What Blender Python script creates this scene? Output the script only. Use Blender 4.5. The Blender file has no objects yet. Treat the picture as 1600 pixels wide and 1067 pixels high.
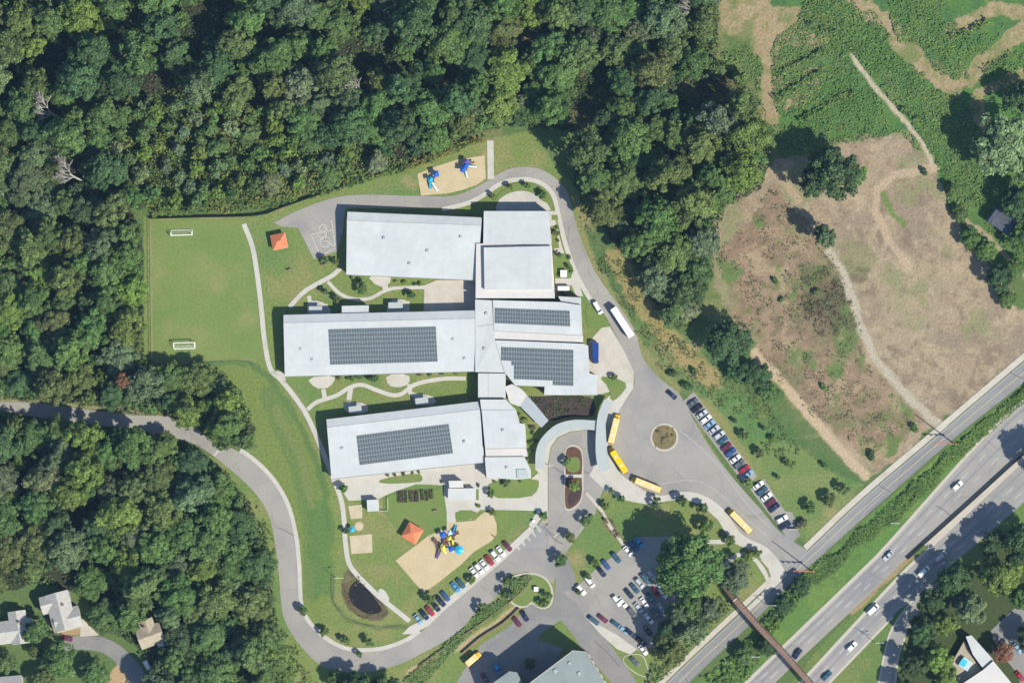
import bpy, bmesh, math, random
import numpy as np
from mathutils import Vector, Matrix

# ------------------------------------------------------------------ camera, light, exposure
S = bpy.context.scene
COL = S.collection
HAZE = 0.000013
H, CX, CY = 2400.0, 150.0, -120.0            # height of the camera and the ground point below it (m)
cam_d = bpy.data.cameras.new('camera'); cam = bpy.data.objects.new('camera', cam_d); COL.objects.link(cam)
cam.location = (CX, CY, H)
cam_d.sensor_width = 36; cam_d.lens = 36 * H / 400.0
cam_d.shift_x = -CX / 400.0; cam_d.shift_y = -CY / 400.0
cam_d.clip_start = 100; cam_d.clip_end = 9000
S.camera = cam

SUN_EL, SUN_AZ = math.radians(45), math.radians(127)
w = bpy.data.worlds.new('World'); S.world = w; w.use_nodes = True
nt = w.node_tree; nt.nodes.clear()
sky = nt.nodes.new('ShaderNodeTexSky'); sky.sky_type = 'NISHITA'; sky.sun_disc = False
sky.sun_elevation = SUN_EL; sky.sun_rotation = SUN_AZ; sky.air_density = 1.0; sky.dust_density = 0.4; sky.ozone_density = 2.0
bg = nt.nodes.new('ShaderNodeBackground'); bg.inputs[1].default_value = 0.11
wo = nt.nodes.new('ShaderNodeOutputWorld')
nt.links.new(sky.outputs[0], bg.inputs[0]); nt.links.new(bg.outputs[0], wo.inputs[0])
sd = bpy.data.lights.new('sun', 'SUN'); sd.energy = 4.5; sd.angle = math.radians(0.5); sd.color = (1.0, 0.94, 0.81)
sun = bpy.data.objects.new('sun', sd); COL.objects.link(sun); sun.location = (200, -150, 300)
sun.rotation_euler = Vector((-math.sin(SUN_AZ) * math.cos(SUN_EL), -math.cos(SUN_AZ) * math.cos(SUN_EL), -math.sin(SUN_EL))).to_track_quat('-Z', 'Y').to_euler()
vs = S.view_settings; vs.view_transform = 'Standard'; vs.look = 'None'; vs.exposure = 0.60; vs.gamma = 1; vs.use_curve_mapping = False
S.cycles.max_bounces = 5; S.cycles.diffuse_bounces = 3; S.cycles.glossy_bounces = 2; S.cycles.transparent_max_bounces = 4
S.cycles.use_denoising = True

# ------------------------------------------------------------------ helpers
rnd = random.Random(7); R = np.random.default_rng(11)
G = 1.6
def at(px, py, z=0.0):
    """photo pixel (1600 wide) -> the real point at height z"""
    x, y = (px - 800) * .25, (533.5 - py) * .25
    k = (H - z) / H
    return Vector((CX + (x - CX) * k, CY + (y - CY) * k, z))
def lin1(c):
    c /= 255.0
    return c / 12.92 if c <= .04045 else ((c + .055) / 1.055) ** 2.4
def obs(r, g, b, k=1.0):
    return tuple(max(.004, min(.8, lin1(v) / G * k)) for v in (r, g, b))
def smooth_closed(p, n=2):
    for _ in range(n):
        q = []
        for i in range(len(p)):
            a, b = p[i], p[(i + 1) % len(p)]
            q.append((a[0] * .75 + b[0] * .25, a[1] * .75 + b[1] * .25)); q.append((a[0] * .25 + b[0] * .75, a[1] * .25 + b[1] * .75))
        p = q
    return p
def catmull(p, step=3.0):
    p = [tuple(map(float, q)) for q in p]
    P = [(2 * p[0][0] - p[1][0], 2 * p[0][1] - p[1][1])] + p + [(2 * p[-1][0] - p[-2][0], 2 * p[-1][1] - p[-2][1])]
    out = []
    for i in range(1, len(P) - 2):
        a, b, c, d = P[i - 1:i + 3]
        n = max(1, int(math.dist(b, c) / step))
        for k in range(n):
            t = k / n
            out.append(tuple(.5 * (2 * b[j] + (c[j] - a[j]) * t + (2 * a[j] - 5 * b[j] + 4 * c[j] - d[j]) * t * t + (3 * b[j] - a[j] - 3 * c[j] + d[j]) * t ** 3) for j in (0, 1)))
    out.append(p[-1]); return out
def offset(p, d):
    out = []
    for i in range(len(p)):
        a, b = p[max(0, i - 1)], p[min(len(p) - 1, i + 1)]
        l = math.dist(a, b) or 1
        out.append((p[i][0] - (b[1] - a[1]) / l * d, p[i][1] + (b[0] - a[0]) / l * d))
    return out
def inside(X, Y, poly):
    r = np.zeros(X.shape, bool); n = len(poly); j = n - 1
    for i in range(n):
        xi, yi = poly[i]; xj, yj = poly[j]
        if yi != yj:
            r ^= ((yi > Y) != (yj > Y)) & (X < (xj - xi) * (Y - yi) / (yj - yi) + xi)
        j = i
    return r
_VN = {}
def vnoise(X, Y, scale, seed=0):
    if seed not in _VN: _VN[seed] = np.random.default_rng(seed).random((512, 512))
    g = _VN[seed]
    u, v = X / scale + 200.3, Y / scale + 200.7
    i, j = np.floor(u).astype(int), np.floor(v).astype(int); fu, fv = u - i, v - j
    fu = fu * fu * (3 - 2 * fu); fv = fv * fv * (3 - 2 * fv)
    a, b, c, d = g[i % 512, j % 512], g[(i + 1) % 512, j % 512], g[i % 512, (j + 1) % 512], g[(i + 1) % 512, (j + 1) % 512]
    return (a * (1 - fu) + b * fu) * (1 - fv) + (c * (1 - fu) + d * fu) * fv
def fbm(X, Y, scale, seed=0, o=4):
    s = 0; a = 1; t = 0
    for k in range(o):
        s = s + a * vnoise(X, Y, scale / 2 ** k, seed + k); t += a; a *= .55
    return s / t

class MB:
    def __init__(s): s.v = []; s.f = []; s.m = []; s.t = []
    def face(s, pts, m=0, t=1.0):
        i = len(s.v); s.v += [tuple(p) for p in pts]; s.f.append(tuple(range(i, i + len(pts)))); s.m.append(m); s.t.append(t)
    def mesh(s, vs_, fs, m=0, t=1.0):
        i = len(s.v); s.v += [tuple(p) for p in vs_]
        for f in fs: s.f.append(tuple(k + i for k in f)); s.m.append(m); s.t.append(t)
    def prism(s, bottom, top, m=0, cap=True):
        n = len(bottom); fs = [(i, (i + 1) % n, n + (i + 1) % n, n + i) for i in range(n)]
        if cap: fs += [tuple(range(n, 2 * n)), tuple(range(n - 1, -1, -1))]
        s.mesh(list(bottom) + list(top), fs, m)
    def box(s, c, size, rz=0.0, m=0):
        x, y, z = (k / 2 for k in size); ca, sa = math.cos(rz), math.sin(rz)
        q = [(c[0] + a * ca - b * sa, c[1] + a * sa + b * ca) for a, b in ((-x, -y), (x, -y), (x, y), (-x, y))]
        s.prism([(a, b, c[2] - z) for a, b in q], [(a, b, c[2] + z) for a, b in q], m)
    def tube(s, a, b, r1, r2=None, n=6, m=0):
        a, b = Vector(a), Vector(b); r2 = r1 if r2 is None else r2
        d = (b - a).normalized(); u = d.orthogonal().normalized(); v = d.cross(u)
        A = [a + (u * math.cos(k * 2 * math.pi / n) + v * math.sin(k * 2 * math.pi / n)) * r1 for k in range(n)]
        B = [b + (u * math.cos(k * 2 * math.pi / n) + v * math.sin(k * 2 * math.pi / n)) * r2 for k in range(n)]
        s.prism(A, B, m)
    def cone(s, c, r, h, n=8, m=0, t=1.0):
        b = [(c[0] + r * math.cos(k * 2 * math.pi / n), c[1] + r * math.sin(k * 2 * math.pi / n), c[2]) for k in range(n)]
        s.mesh(b + [(c[0], c[1], c[2] + h)], [(k, (k + 1) % n, n) for k in range(n)], m, t)
    def build(s, name, mats, parent=None, local=False, tone=False):
        me = bpy.data.meshes.new(name)
        o = parent.location if parent is not None and not local else (0, 0, 0)
        me.from_pydata([(x - o[0], y - o[1], z - o[2]) for x, y, z in s.v] if any(o) else s.v, [], s.f)
        for m in (mats if isinstance(mats, (list, tuple)) else [mats]): me.materials.append(m)
        me.polygons.foreach_set('material_index', s.m)
        if tone:
            a = me.attributes.new('tone', 'FLOAT', 'FACE'); a.data.foreach_set('value', s.t)
        bm = bmesh.new(); bm.from_mesh(me); bmesh.ops.recalc_face_normals(bm, faces=bm.faces); bm.to_mesh(me); bm.free()
        ob = bpy.data.objects.new(name, me); COL.objects.link(ob)
        if parent is not None: ob.parent = parent
        return ob

def tag(o, label=None, cat=None, group=None, kind=None):
    if label: o['label'] = label
    if cat: o['category'] = cat
    if group: o['group'] = group
    if kind: o['kind'] = kind
    return o
def thing(name, label, cat, loc, rz=0, group=None):
    o = bpy.data.objects.new(name, None); COL.objects.link(o); o.location = loc; o.rotation_euler = (0, 0, rz)
    o.empty_display_size = .5
    return tag(o, label, cat, group)
def copy_tree(o, parent=None):
    c = o.copy(); COL.objects.link(c)
    if parent is not None: c.parent = parent
    for ch in list(o.children): copy_tree(ch, c)
    return c

# ------------------------------------------------------------------ materials
def mat(name, c1, c2=None, scale=.25, rough=.85, fine=2.5, fine_amt=.18, spec=.2, metal=0.0, stain=None, stain_scale=.04, bump=0.0, objcol=False):
    m = bpy.data.materials.new(name); m.use_nodes = True; n = m.node_tree.nodes; l = m.node_tree.links
    b = n['Principled BSDF']; b.inputs['Roughness'].default_value = rough; b.inputs['Specular IOR Level'].default_value = spec; b.inputs['Metallic'].default_value = metal
    geo = n.new('ShaderNodeNewGeometry')
    def noise(sc, det=4):
        t = n.new('ShaderNodeTexNoise'); t.inputs['Scale'].default_value = sc; t.inputs['Detail'].default_value = det; l.new(geo.outputs['Position'], t.inputs['Vector']); return t
    def ramp(src, a, bb):
        r = n.new('ShaderNodeMapRange'); r.inputs[1].default_value = a; r.inputs[2].default_value = bb; l.new(src, r.inputs[0]); return r.outputs[0]
    def mix(f, a, bb, mode='MIX'):
        x = n.new('ShaderNodeMix'); x.data_type = 'RGBA'; x.blend_type = mode
        for i, v in ((0, f), (6, a), (7, bb)):
            if hasattr(v, 'links') or hasattr(v, 'is_linked'): l.new(v, x.inputs[i])
            else: x.inputs[i].default_value = v if i == 0 else (*v, 1)
        return x.outputs[2]
    if objcol:
        oi = n.new('ShaderNodeObjectInfo'); col = oi.outputs['Color']
    else:
        col = mix(ramp(noise(scale).outputs[0], .35, .65), c1, c2 or c1)
    if stain:
        col = mix(ramp(noise(stain_scale, 6).outputs[0], .52, .72), col, stain)
    if fine_amt:
        f = noise(fine, 3); g = n.new('ShaderNodeMapRange'); g.inputs[1].default_value = .3; g.inputs[2].default_value = .7; g.inputs[3].default_value = 1 - fine_amt; g.inputs[4].default_value = 1 + fine_amt
        l.new(f.outputs[0], g.inputs[0])
        v = n.new('ShaderNodeVectorMath'); v.operation = 'SCALE'; l.new(col, v.inputs[0]); l.new(g.outputs[0], v.inputs['Scale']); col = v.outputs[0]
    l.new(col, b.inputs['Base Color'])
    if bump:
        bp = n.new('ShaderNodeBump'); bp.inputs['Strength'].default_value = bump; bp.inputs['Distance'].default_value = .3; l.new(noise(fine, 4).outputs[0], bp.inputs['Height']); l.new(bp.outputs[0], b.inputs['Normal'])
    return m
def attr_mat(name, attr, fine=1.2, amt=.3, rough=.9, bump=.0, tone=False, trans=0.0, objcol=False):
    """colour from a face/vertex attribute (or the object's colour), broken up by noise"""
    m = bpy.data.materials.new(name); m.use_nodes = True; n = m.node_tree.nodes; l = m.node_tree.links
    b = n['Principled BSDF']; b.inputs['Roughness'].default_value = rough; b.inputs['Specular IOR Level'].default_value = .15
    if objcol:
        src = n.new('ShaderNodeObjectInfo').outputs['Color']
    else:
        a = n.new('ShaderNodeAttribute'); a.attribute_name = attr; src = a.outputs['Color']
    geo = n.new('ShaderNodeNewGeometry')
    t = n.new('ShaderNodeTexNoise'); t.inputs['Scale'].default_value = fine; t.inputs['Detail'].default_value = 4; l.new(geo.outputs['Position'], t.inputs['Vector'])
    g = n.new('ShaderNodeMapRange'); g.inputs[1].default_value = .3; g.inputs[2].default_value = .7; g.inputs[3].default_value = 1 - amt; g.inputs[4].default_value = 1 + amt
    l.new(t.outputs[0], g.inputs[0]); k = g.outputs[0]
    if tone:
        a2 = n.new('ShaderNodeAttribute'); a2.attribute_name = 'tone'
        mu = n.new('ShaderNodeMath'); mu.operation = 'MULTIPLY'; l.new(k, mu.inputs[0]); l.new(a2.outputs['Fac'], mu.inputs[1]); k = mu.outputs[0]
    v = n.new('ShaderNodeVectorMath'); v.operation = 'SCALE'; l.new(src, v.inputs[0]); l.new(k, v.inputs['Scale'])
    l.new(v.outputs[0], b.inputs['Base Color'])
    if trans:
        tr = n.new('ShaderNodeBsdfTranslucent'); l.new(v.outputs[0], tr.inputs[0]); mx = n.new('ShaderNodeMixShader'); mx.inputs[0].default_value = trans
        l.new(b.outputs[0], mx.inputs[1]); l.new(tr.outputs[0], mx.inputs[2]); l.new(mx.outputs[0], n['Material Output'].inputs[0])
    if bump:
        bp = n.new('ShaderNodeBump'); bp.inputs['Strength'].default_value = bump; bp.inputs['Distance'].default_value = .5; l.new(t.outputs[0], bp.inputs['Height']); l.new(bp.outputs[0], b.inputs['Normal'])
    return m
def roof_mat(name, c, ang, seam=.45):
    """standing-seam metal: fine ribs as bump, faint sheet-to-sheet tone"""
    m = mat(name, c, tuple(k * .93 for k in c), scale=.045, rough=.55, fine=.35, fine_amt=.035, stain=tuple(k * 1.06 for k in c), stain_scale=.07, spec=.3)
    n = m.node_tree.nodes; l = m.node_tree.links
    geo = n.new('ShaderNodeNewGeometry'); mp = n.new('ShaderNodeMapping'); mp.inputs['Rotation'].default_value = (0, 0, ang)
    l.new(geo.outputs['Position'], mp.inputs['Vector'])
    wv = n.new('ShaderNodeTexWave'); wv.inputs['Scale'].default_value = seam; l.new(mp.outputs[0], wv.inputs[0])
    mp2 = n.new('ShaderNodeMapping'); mp2.inputs['Rotation'].default_value = (0, 0, ang); mp2.inputs['Scale'].default_value = (.55, .05, 1); l.new(geo.outputs['Position'], mp2.inputs['Vector'])
    sn = n.new('ShaderNodeTexNoise'); sn.inputs['Scale'].default_value = 1; sn.inputs['Detail'].default_value = 5; l.new(mp2.outputs[0], sn.inputs['Vector'])
    br = n.new('ShaderNodeTexBrick'); br.inputs['Scale'].default_value = .1; br.inputs['Color1'].default_value = (1, 1, 1, 1); br.inputs['Color2'].default_value = (.98, .98, .98, 1); br.inputs['Mortar'].default_value = (.955, .955, .955, 1); br.inputs['Mortar Size'].default_value = .008; l.new(mp.outputs[0], br.inputs['Vector'])
    mr = n.new('ShaderNodeMapRange'); mr.inputs[1].default_value = .3; mr.inputs[2].default_value = .7; mr.inputs[3].default_value = .98; mr.inputs[4].default_value = 1.012; l.new(sn.outputs[0], mr.inputs[0])
    old = n['Principled BSDF'].inputs['Base Color'].links[0].from_socket
    v1 = n.new('ShaderNodeVectorMath'); v1.operation = 'SCALE'; l.new(old, v1.inputs[0]); l.new(mr.outputs[0], v1.inputs['Scale'])
    v2 = n.new('ShaderNodeVectorMath'); v2.operation = 'MULTIPLY'; l.new(v1.outputs[0], v2.inputs[0]); l.new(br.outputs['Color'], v2.inputs[1]); l.new(v2.outputs[0], n['Principled BSDF'].inputs['Base Color'])
    bp = n.new('ShaderNodeBump'); bp.inputs['Strength'].default_value = .12; bp.inputs['Distance'].default_value = .08
    l.new(wv.outputs['Fac'], bp.inputs['Height']); l.new(bp.outputs[0], n['Principled BSDF'].inputs['Normal'])
    return m

def worn(m):
    n = m.node_tree.nodes; l = m.node_tree.links; bs = n['Principled BSDF']; old = bs.inputs['Base Color'].links[0].from_socket
    geo = n.new('ShaderNodeNewGeometry')
    wn = n.new('ShaderNodeTexNoise'); wn.inputs['Scale'].default_value = .12; wn.inputs['Detail'].default_value = 4; l.new(geo.outputs['Position'], wn.inputs['Vector'])
    ad = n.new('ShaderNodeVectorMath'); ad.operation = 'MULTIPLY_ADD'; l.new(wn.outputs['Color'], ad.inputs[0]); ad.inputs[1].default_value = (6, 6, 0); l.new(geo.outputs['Position'], ad.inputs[2])
    vo = n.new('ShaderNodeTexVoronoi'); vo.feature = 'DISTANCE_TO_EDGE'; vo.inputs['Scale'].default_value = .075; l.new(ad.outputs[0], vo.inputs['Vector'])
    v2 = n.new('ShaderNodeTexVoronoi'); v2.inputs['Scale'].default_value = .05; l.new(ad.outputs[0], v2.inputs['Vector'])
    cr = n.new('ShaderNodeMapRange'); cr.inputs[1].default_value = .002; cr.inputs[2].default_value = .012; cr.inputs[3].default_value = .84; cr.inputs[4].default_value = 1; l.new(vo.outputs['Distance'], cr.inputs[0])
    sp = n.new('ShaderNodeSeparateColor'); l.new(v2.outputs['Color'], sp.inputs[0])
    pt = n.new('ShaderNodeMapRange'); pt.inputs[3].default_value = .95; pt.inputs[4].default_value = 1.05; l.new(sp.outputs[0], pt.inputs[0])
    so = n.new('ShaderNodeTexNoise'); so.inputs['Scale'].default_value = .35; so.inputs['Detail'].default_value = 6; so.inputs['Roughness'].default_value = .65; l.new(geo.outputs['Position'], so.inputs['Vector'])
    sr = n.new('ShaderNodeMapRange'); sr.inputs[1].default_value = .6; sr.inputs[2].default_value = .75; sr.inputs[3].default_value = 1; sr.inputs[4].default_value = .86; l.new(so.outputs[0], sr.inputs[0])
    a = n.new('ShaderNodeMath'); a.operation = 'MULTIPLY'; l.new(cr.outputs[0], a.inputs[0]); l.new(pt.outputs[0], a.inputs[1])
    c = n.new('ShaderNodeMath'); c.operation = 'MULTIPLY'; l.new(a.outputs[0], c.inputs[0]); l.new(sr.outputs[0], c.inputs[1])
    v = n.new('ShaderNodeVectorMath'); v.operation = 'SCALE'; l.new(old, v.inputs[0]); l.new(c.outputs[0], v.inputs['Scale']); l.new(v.outputs[0], bs.inputs['Base Color'])
    return m

M = {}
M['asphalt'] = mat('asphalt', obs(179, 175, 167), obs(172, 168, 161), .12, .92, 1.6, .05, stain=obs(156, 156, 157), stain_scale=.05)
M['asphalt_dark'] = mat('asphalt_dark', obs(160, 158, 155), obs(152, 151, 149), .15, .92, 1.6, .06, stain=obs(140, 142, 146), stain_scale=.06)
M['asphalt_road'] = mat('asphalt_road', obs(178, 174, 168), obs(170, 167, 163), .1, .92, 1.6, .05, stain=obs(154, 155, 158), stain_scale=.04)
for k_ in ('asphalt', 'asphalt_dark', 'asphalt_road'): worn(M[k_])
M['wheelpath'] = worn(mat('worn_asphalt', obs(162, 162, 162), obs(152, 153, 155), .1, .92, 1.6, .06))
M['tar'] = mat('tar_seal', obs(122, 124, 128), obs(110, 113, 118), 1, .8, 2, .1)
M['concrete'] = mat('concrete', obs(219, 215, 205), obs(212, 208, 198), .3, .9, 1.5, .06, stain=obs(202, 197, 186), stain_scale=.1)
M['concrete_warm'] = mat('concrete_warm', obs(220, 212, 198), obs(212, 204, 190), .3, .9, 1.5, .07, stain=obs(200, 191, 176), stain_scale=.12)
M['kerb'] = mat('kerb', obs(212, 204, 190), None, .3, .9, 1.5, .06)
M['paint'] = mat('road_paint', obs(214, 212, 208), obs(194, 193, 190), .6, .8, 2.5, .1)
M['paint_faded'] = mat('faded_paint', obs(196, 194, 190), obs(182, 181, 178), .8, .8, 2.5, .08)
M['paint_yellow'] = mat('yellow_paint', obs(192, 184, 160), obs(182, 175, 154), .6, .8, 2.5, .1)
M['sand'] = mat('play_sand', obs(222, 204, 166), obs(214, 195, 156), .22, .95, 1.5, .07, stain=obs(216, 198, 156), stain_scale=.09)
M['pale_sand'] = mat('pale_sand', obs(222, 208, 176), obs(210, 196, 164), .3, .95, 1.5, .07)
M['gravel'] = mat('gravel', obs(194, 187, 170), obs(182, 174, 156), .25, .95, 1.8, .1, stain=obs(160, 150, 128), stain_scale=.1)
M['mulch'] = mat('mulch', obs(122, 88, 72), obs(104, 78, 66), .5, .95, 1.5, .2)
M['mulch_dark'] = mat('mulch_dark', obs(88, 74, 72), obs(76, 66, 64), .5, .95, 1.5, .2)
M['roof1'] = roof_mat('roof_metal_north', obs(219, 224, 223), 0.04)
M['roof2'] = roof_mat('roof_metal_middle', obs(220, 225, 225), 0.0)
M['roof3'] = roof_mat('roof_metal_south', obs(219, 224, 224), 0.12)
M['roofw'] = mat('roof_membrane', obs(232, 228, 224), obs(226, 223, 220), .2, .7, 1.0, .03)
M['roofl'] = mat('roof_flat', obs(221, 224, 222), obs(214, 218, 216), .15, .6, .8, .03)
M['fascia'] = mat('fascia', obs(190, 198, 204), None, .3, .5, 1, .03)
M['wall_cream'] = mat('wall_cream', (.62, .55, .46), (.58, .51, .42), .3, .9, 1.2, .05)
M['wall_brick'] = mat('wall_brick', (.30, .17, .12), (.26, .15, .11), .6, .9, 3, .15)
M['glass'] = mat('window_glass', (.03, .045, .06), None, .3, .08, 1, 0, spec=.6)
M['metal'] = mat('steel', (.38, .40, .42), None, .3, .4, 1, .05, metal=.6)
M['white'] = mat('white_metal', (.75, .75, .74), None, .3, .45, 1, .03)
M['dark'] = mat('dark_rubber', (.02, .02, .022), None, .3, .8, 1, .05)
M['canopy'] = mat('canopy_sheet', obs(200, 208, 206), obs(194, 203, 202), .2, .5, 1, .03)
M['pv'] = mat('pv_cell', obs(110, 120, 124), obs(98, 108, 113), 1.1, .3, 3, .12, spec=.5)
M['pvframe'] = mat('pv_frame', obs(182, 192, 196), None, .3, .4, 1, .03)
M['orange'] = mat('orange_shingle', (.56, .19, .09), (.50, .16, .08), 1.0, .8, 3, .12)
M['wood'] = mat('timber', (.24, .16, .11), (.19, .13, .09), 1.0, .85, 3, .2)
M['decktim'] = mat('bridge_boards', obs(160, 134, 118), obs(146, 121, 106), .9, .9, 2.5, .16)
M['blue_pl'] = mat('blue_plastic', (.02, .10, .45), None, .3, .35, 1, .03)
M['cyan_pl'] = mat('cyan_plastic', (.03, .35, .58), None, .3, .35, 1, .03)
M['pale_pl'] = mat('pale_plastic', (.42, .52, .55), None, .3, .35, 1, .03)
M['yellow_pl'] = mat('yellow_plastic', (.62, .52, .06), None, .3, .35, 1, .03)
M['purple_pl'] = mat('purple_plastic', (.12, .09, .30), None, .3, .35, 1, .03)
M['brown_pl'] = mat('brown_steel', (.13, .07, .05), None, .3, .6, 1, .05)
M['bus'] = mat('bus_yellow', (.62, .36, .03), None, .3, .4, 1, .03)
M['busroof'] = mat('bus_roof_pale', (.70, .52, .24), (.66, .48, .2), .5, .5, 1, .03)
M['busroof2'] = mat('bus_roof_bright', (.66, .46, .01), None, .5, .45, 1, .03)
M['car'] = mat('car_paint', None or (.5, .5, .5), None, rough=.28, fine_amt=0, spec=.5, objcol=True)
M['truckblue'] = mat('blue_paint', (.015, .05, .22), None, .3, .4, 1, .04)
M['red'] = mat('red_enamel', (.42, .16, .11), None, .3, .45, 1, .04)
M['lamp'] = mat('lamp_lens', (.7, .7, .66), None, .3, .2, 1, 0)
M['taillight'] = mat('tail_lens', (.35, .02, .02), None, .3, .2, 1, 0)
M['bark'] = mat('bark', (.10, .075, .055), (.075, .055, .04), 1.5, .95, 4, .3)
M['deadwood'] = mat('dead_wood', (.40, .37, .33), (.32, .30, .27), 1.5, .95, 4, .2)
M['leaf'] = attr_mat('leaf', None, .9, .22, .7, tone=True, trans=.12, objcol=True)
M['clump'] = attr_mat('clump_leaf', 'Col', 1.0, .22, .75, trans=.12)
M['terrain'] = attr_mat('terrain_soil', 'Col', 1.1, .2, .95, bump=.35)
M['turf'] = mat('turf', obs(130, 150, 84), obs(118, 144, 78), .05, .95, 1.5, .09, stain=obs(150, 152, 98), stain_scale=.05, bump=.1)
M['turf_lush'] = mat('turf_lush', obs(116, 144, 76), obs(128, 148, 80), .08, .95, 1.5, .1, stain=obs(138, 146, 90), stain_scale=.06, bump=.1)
M['pitch'] = mat('pitch_grass', obs(136, 153, 86), obs(122, 147, 80), .045, .95, 1.0, .10, stain=obs(152, 156, 102), stain_scale=.06)
M['dry_verge'] = mat('dry_verge', obs(158, 156, 112), obs(146, 150, 102), .3, .95, 1.5, .1)
M['hshingle'] = mat('grey_shingle', obs(206, 204, 197), obs(192, 190, 184), .8, .9, 3, .1)
M['bshingle'] = mat('beige_shingle', obs(200, 188, 168), obs(186, 174, 154), .8, .9, 3, .1)
M['brshingle'] = mat('brown_shingle', obs(140, 118, 104), obs(126, 106, 94), .8, .9, 3, .12)
M['dkshingle'] = mat('dark_shingle', obs(104, 110, 122), obs(90, 96, 108), .8, .9, 3, .12)
M['greyroof'] = mat('grey_green_roof', obs(160, 172, 168), obs(152, 165, 162), .12, .8, 1, .05, stain=obs(142, 154, 152), stain_scale=.08)
M['siding'] = mat('siding', (.55, .53, .48), None, .3, .8, 1, .04)
M['turq'] = mat('turquoise_cover', (.05, .42, .58), None, .3, .5, 1, .04)
M['pond_bank'] = mat('pond_bank', obs(118, 108, 78), obs(96, 84, 66), .35, .95, 1.2, .2, stain=obs(132, 136, 84), stain_scale=.12)
def water():
    m = mat('pond_water', obs(52, 48, 44), obs(44, 42, 42), .2, .12, 1, .1, spec=.4); return m
M['water'] = water()

WOODS = {
 'north wood': [(-40, -40), (1118, -40), (1122, 60), (1120, 95), (1165, 118), (1192, 190), (1205, 240), (1192, 292), (1130, 325), (1115, 400), (1105, 450), (1085, 505), (1045, 512), (1020, 470), (1000, 425), (965, 390), (925, 335), (902, 300), (898, 262), (905, 210), (850, 200), (790, 195), (758, 205), (700, 225), (600, 262), (520, 287), (440, 305), (400, 315), (300, 330), (236, 322), (200, 335), (-40, 335)],
 'west wood': [(-40, 335), (200, 335), (222, 350), (224, 560), (236, 575), (300, 568), (350, 585), (392, 640), (396, 690), (392, 700), (350, 694), (300, 668), (262, 650), (200, 643), (120, 630), (0, 622), (-40, 620)],
 'south-west wood': [(-40, 648), (60, 656), (150, 666), (260, 684), (318, 710), (352, 738), (388, 780), (412, 830), (424, 890), (430, 950), (440, 1010), (400, 1100), (262, 1100), (240, 1040), (205, 1005), (160, 975), (130, 930), (60, 910), (-40, 930)],
}
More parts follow.
